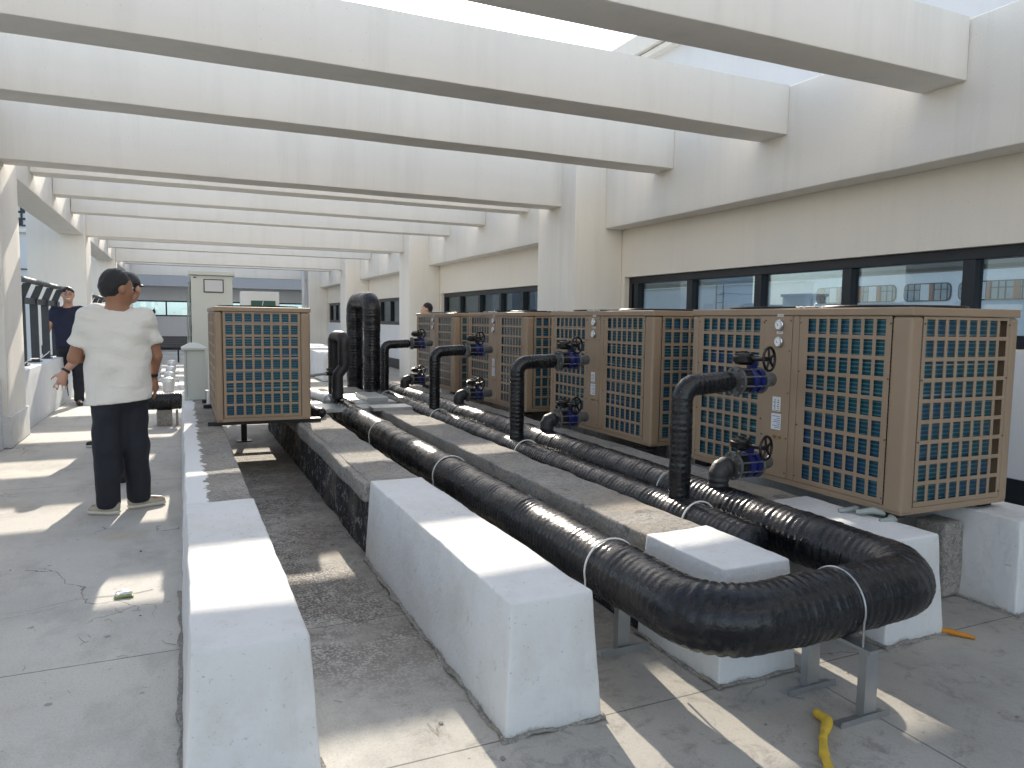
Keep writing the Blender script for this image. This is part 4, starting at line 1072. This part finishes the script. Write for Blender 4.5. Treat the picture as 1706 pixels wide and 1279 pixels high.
    def tro(P):
        D = cap(P, pel+br*.055+np.array([0, 0, .06]), pel-br*.055+np.array([0, 0, .06]), .118+te*.4, .118+te*.4)
        D = smin(D, cap(P, pel+br*.06, pel-br*.06, .120+te*.4, .120+te*.4), .04)
        for s_ in 'LR':
            D = smin(D, cap(P, J['hip'+s_], J['kn'+s_], .092+te*.5, .062+te), .035)
            D = smin(D, cap(P, J['kn'+s_], J['an'+s_], .062+te, .052+te), .03)
        D = D+fold(P, 15, .0045, seed+2)
        return np.maximum(D, np.maximum(cz-P[..., 2], P[..., 2]-(min(pel[2]+.13, hz+.012)+(P[..., 0]-pel[0])*K.get('hemslope', 0))))
    l3 = lo.copy(); h3 = hi.copy(); h3[2] = pel[2]+.16
    sdf_obj('trousers', tro, l3, h3, h, mats['trousers'], root)
    # shoes
    for s_ in 'LR':
        an, to = J['an'+s_], J['toe'+s_]; d_ = to-an; d_[2] = 0; L = np.linalg.norm(d_); d_ /= L; gz = to[2]-.03
        a0 = np.array([an[0], an[1], gz+.045])-d_*.035; t0 = np.array([to[0], to[1], gz+.032])
        def shoe(P):
            D = smin(cap(P, a0, t0, .043, .034), cap(P, a0+np.array([0, 0, .045]), a0+d_*.07+np.array([0, 0, .030]), .041, .038), .03)
            return np.maximum(D, gz+.016-P[..., 2])
        def sole(P):
            D = cap(P, a0-np.array([0, 0, .01]), t0-np.array([0, 0, .004]), .050, .041); return np.maximum(np.maximum(D, P[..., 2]-(gz+.030)), gz+.002-P[..., 2])
        bl = np.minimum(a0, t0)-.09; bh = np.maximum(a0, t0)+.12
        so = sdf_obj('shoe', shoe, bl, bh, min(h, .009), mats['shoe'], root); sdf_obj('sole', sole, bl, bh, min(h, .009), mats['sole'], so)
    # hair
    def hair(P):
        P = hd+(P-hd)/hs
        D = ell(P, hd+np.array([0, 0, .020])-fd*.019, (.085, .100, .110), zr)+fold(P, 95, .0022, seed)+fold(P, 41, .0022, seed+1)
        Q = (P-hd)@fd; Z = P[..., 2]-hd[2]
        lowline = np.where(Q > .042, K.get('hl', .052), np.where(Q > -.012, -.012+1.18*(Q+.012), -.088))
        D = np.maximum(D, -(Z-lowline)*.8)
        ear = np.minimum(np.linalg.norm(P-(hd+rt*.085-fd*.003-np.array([0, 0, .012])), axis=-1), np.linalg.norm(P-(hd-rt*.085-fd*.003-np.array([0, 0, .012])), axis=-1))-.030
        return np.maximum(D, -ear)
    if cap_hat:
        def hat(P):
            D = ell(P, hd+np.array([0, 0, .03])-fd*.012, (.094, .112, .108), zr); D = np.maximum(D, (hd[2]+.022)-P[..., 2])
            B = ell(P, hd+fd*.105+np.array([0, 0, .024-.0]), (.068, .062, .014), zr); return smin(D, B, .012)
        ht = sdf_obj('cap', hat, hd-.24, hd+.24, min(h, .009), 'black_plate', root)
    sdf_obj('hair', hair, hd-.16, hd+.16, min(h, .008), 'hair_black', root)
    if face:
        for s_ in (-1, 1):
            e_ = hd+fd*.083+rt*.030*s_+np.array([0, 0, .006]); q = MB(); q.ellip(tuple(e_), (.011, .010, .006)); q.build('eye', 'hair_black' if K.get('smile') else 'teeth', root)
            b0 = hd+fd*.092+np.array([0, 0, .030]); q = MB(); q.tube([tuple(b0+rt*.014*s_), tuple(b0+rt*.040*s_-fd*.012)], [.0045, .003], 6); q.build('eyebrow', 'hair_black', root)
        mz = hd+fd*.094-np.array([0, 0, .063]); q = MB()
        if K.get('smile'):
            mz = hd+fd*.097-np.array([0, 0, .063]); q.tube([tuple(mz-rt*.028-fd*.014+np.array([0, 0, .010])), tuple(mz-rt*.014+fd*.002), tuple(mz+fd*.006-np.array([0, 0, .004])), tuple(mz+rt*.014+fd*.002), tuple(mz+rt*.028-fd*.014+np.array([0, 0, .010]))], [.003, .008, .009, .008, .003], 8); q.build('teeth', 'teeth', root)
            q = MB()
            for s_ in (-1, 1): q.torus(tuple(hd+fd*.105+rt*.032*s_+np.array([0, 0, .004])), tuple(fd), .021, .0018, 20, 5)
            q.tube([tuple(hd+fd*.107-rt*.011+np.array([0, 0, .006])), tuple(hd+fd*.107+rt*.011+np.array([0, 0, .006]))], .0016, 5); q.build('glasses', 'lens_frame', root)
        else: q.tube([tuple(mz-rt*.020-fd*.008), tuple(mz+fd*.004), tuple(mz+rt*.020-fd*.008)], .0022, 6); q.build('lip_line', 'tan_wood', root)
    return root

m_white = dict(skin='skin_tan', shirt='shirt_white', trousers='trouser_navy', shoe='shoe_beige', sole='shoe_sole')
p1 = person(dict(fd=62., bd=8., hs=1.07, head=(-.392, 5.83, 1.590), shL=(-.575, 5.80, 1.375), shR=(-.235, 5.86, 1.375),
    elL=(-.672, 5.83, 1.105), elR=(-.165, 5.88, 1.115), wrL=(-.56, 6.06, 1.10), wrR=(-.190, 5.97, .945), hdR=(-.178, 5.98, .85), hdL=(-.48, 6.12, 1.12), pnR=(-1., -.1, 0.), pnL=(0., 0., -1.),
    hipL=(-.478, 5.81, .86), hipR=(-.332, 5.85, .86), knL=(-.488, 5.81, .47), knR=(-.312, 5.88, .47), anL=(-.492, 5.80, .09), anR=(-.305, 5.93, .09), toeL=(-.590, 5.84, .03), toeR=(-.165, 5.97, .03),
    hem=.795, hemslope=.10, sleeve=.66, belly=.010, shirt_r=.020, trous_r=.026, cuff=.045, fold=.007),
    'man in a white T-shirt and dark trousers seen from behind on the walkway', m_white, h=.0105)
q = MB(); q.tube([(-.193, 5.945, .985), (-.191, 5.952, .965)], .036, 14); q.build('arm_band', 'wrist_dark', p1)
p3 = person(dict(fd=28., bd=-60., head=(-.385, 6.92, 1.63), shL=(-.62, 6.80, 1.42), shR=(-.42, 7.08, 1.42),
    elL=(-.70, 6.72, 1.12), elR=(-.30, 7.2, 1.12), wrL=(-.835, 6.66, .955), wrR=(-.28, 7.3, .95), hdL=(-.865, 6.64, .85), pnL=(.3, -1., 0.), pnR=(0., 1., 0.),
    hipL=(-.55, 6.86, .88), hipR=(-.43, 7.02, .88), knL=(-.53, 6.90, .47), knR=(-.44, 7.02, .47), anL=(-.50, 6.92, .09), anR=(-.44, 7.06, .09), toeL=(-.60, 7.03, .03), toeR=(-.52, 7.2, .03),
    hem=.86, collar=1, cuff=.05), 'man in a black cap hidden behind the man in white, open hand held out', dict(m_white, skin='skin_light', shoe='shoe_black', sole='shoe_black'), h=.0115, cap_hat=True, seed=1.)
q = MB(); q.tube([(-.822, 6.665, .972), (-.832, 6.661, .957)], .0335, 14); q.build('wristband', 'wrist_dark', p3)
p2_ = person(dict(fd=172., bd=176., head=(-1.600, 13.45, 1.715), shL=(-1.44, 13.5, 1.47), shR=(-1.79, 13.5, 1.45),
    elL=(-1.36, 13.55, 1.19), elR=(-1.89, 13.46, 1.18), wrL=(-1.36, 13.4, .97), wrR=(-1.935, 13.36, .95), hdR=(-1.935, 13.33, .86), pnR=(1., 0., 0.), pnL=(-1., 0., 0.),
    hipL=(-1.53, 13.5, .92), hipR=(-1.69, 13.5, .92), knL=(-1.49, 13.36, .50), knR=(-1.745, 13.62, .50), anL=(-1.47, 13.20, .09), anR=(-1.77, 13.86, .10), toeL=(-1.44, 13.02, .03), toeR=(-1.78, 13.70, .035),
    hem=.90, collar=1, smile=1, hl=.034, hs=1.05, cuff=.05, sleeve=.60, belly=.0), 'smiling man in a navy polo and black trousers walking towards the camera', dict(skin='skin_light', shirt='polo_navy', trousers='trouser_navy', shoe='shoe_black', sole='shoe_black'), h=.016, seed=2.)
q = MB(); q.rbox((-1.955, 13.24, .80), (-1.885, 13.255, .93), r=.004, step=.02, amp=0); tag(q.build('phone', 'black_plate', org=(-1.92, 13.25, .86)), 'black phone held in the hand of the man in navy', 'phone')
q = MB(); q.box((-1.95, 13.265, .70), (-1.87, 13.268, .86)); tag(q.build('paper', 'label_white', org=(-1.91, 13.27, .78)), 'small white paper dangling from the hand of the man in navy', 'paper')
person(dict(fd=-70., bd=-70., head=(4.30, 13.5, 1.60), shL=(4.26, 13.33, 1.36), shR=(4.34, 13.67, 1.36),
    elL=(4.22, 13.28, 1.08), elR=(4.36, 13.74, 1.08), wrL=(4.12, 13.3, .88), wrR=(4.26, 13.74, .88),
    hipL=(4.28, 13.42, .86), hipR=(4.32, 13.58, .86), knL=(4.28, 13.42, .46), knR=(4.32, 13.58, .46), anL=(4.28, 13.42, .09), anR=(4.32, 13.58, .09), toeL=(4.14, 13.38, .03), toeR=(4.18, 13.56, .03),
    hem=.84), 'man whose dark-haired head shows above the farthest heat pump', dict(m_white, skin='skin_light', shoe='shoe_black', sole='shoe_black'), h=.018, seed=3.)
person(dict(fd=-20., bd=-20., head=(-.66, 8.98, 1.44), shL=(-.80, 8.95, 1.22), shR=(-.53, 9.03, 1.22),
    elL=(-.80, 8.98, .98), elR=(-.53, 9.03, .98), wrL=(-.76, 9.12, .82), wrR=(-.56, 9.14, .82),
    hipL=(-.73, 8.96, .78), hipR=(-.60, 9.02, .78), knL=(-.77, 8.94, .43), knR=(-.60, 9.02, .43), anL=(-.80, 8.90, .09), anR=(-.60, 9.02, .09), toeL=(-.91, 8.86, .03), toeR=(-.66, 9.17, .03),
    hem=.76, shirt_r=.006, belly=0., trous_r=.012), 'person hidden behind the others, only a striped shoe showing', dict(skin='skin_light', shirt='polo_navy', trousers='trouser_navy', shoe='shoe_black', sole='label_white'), h=.018, seed=4.)
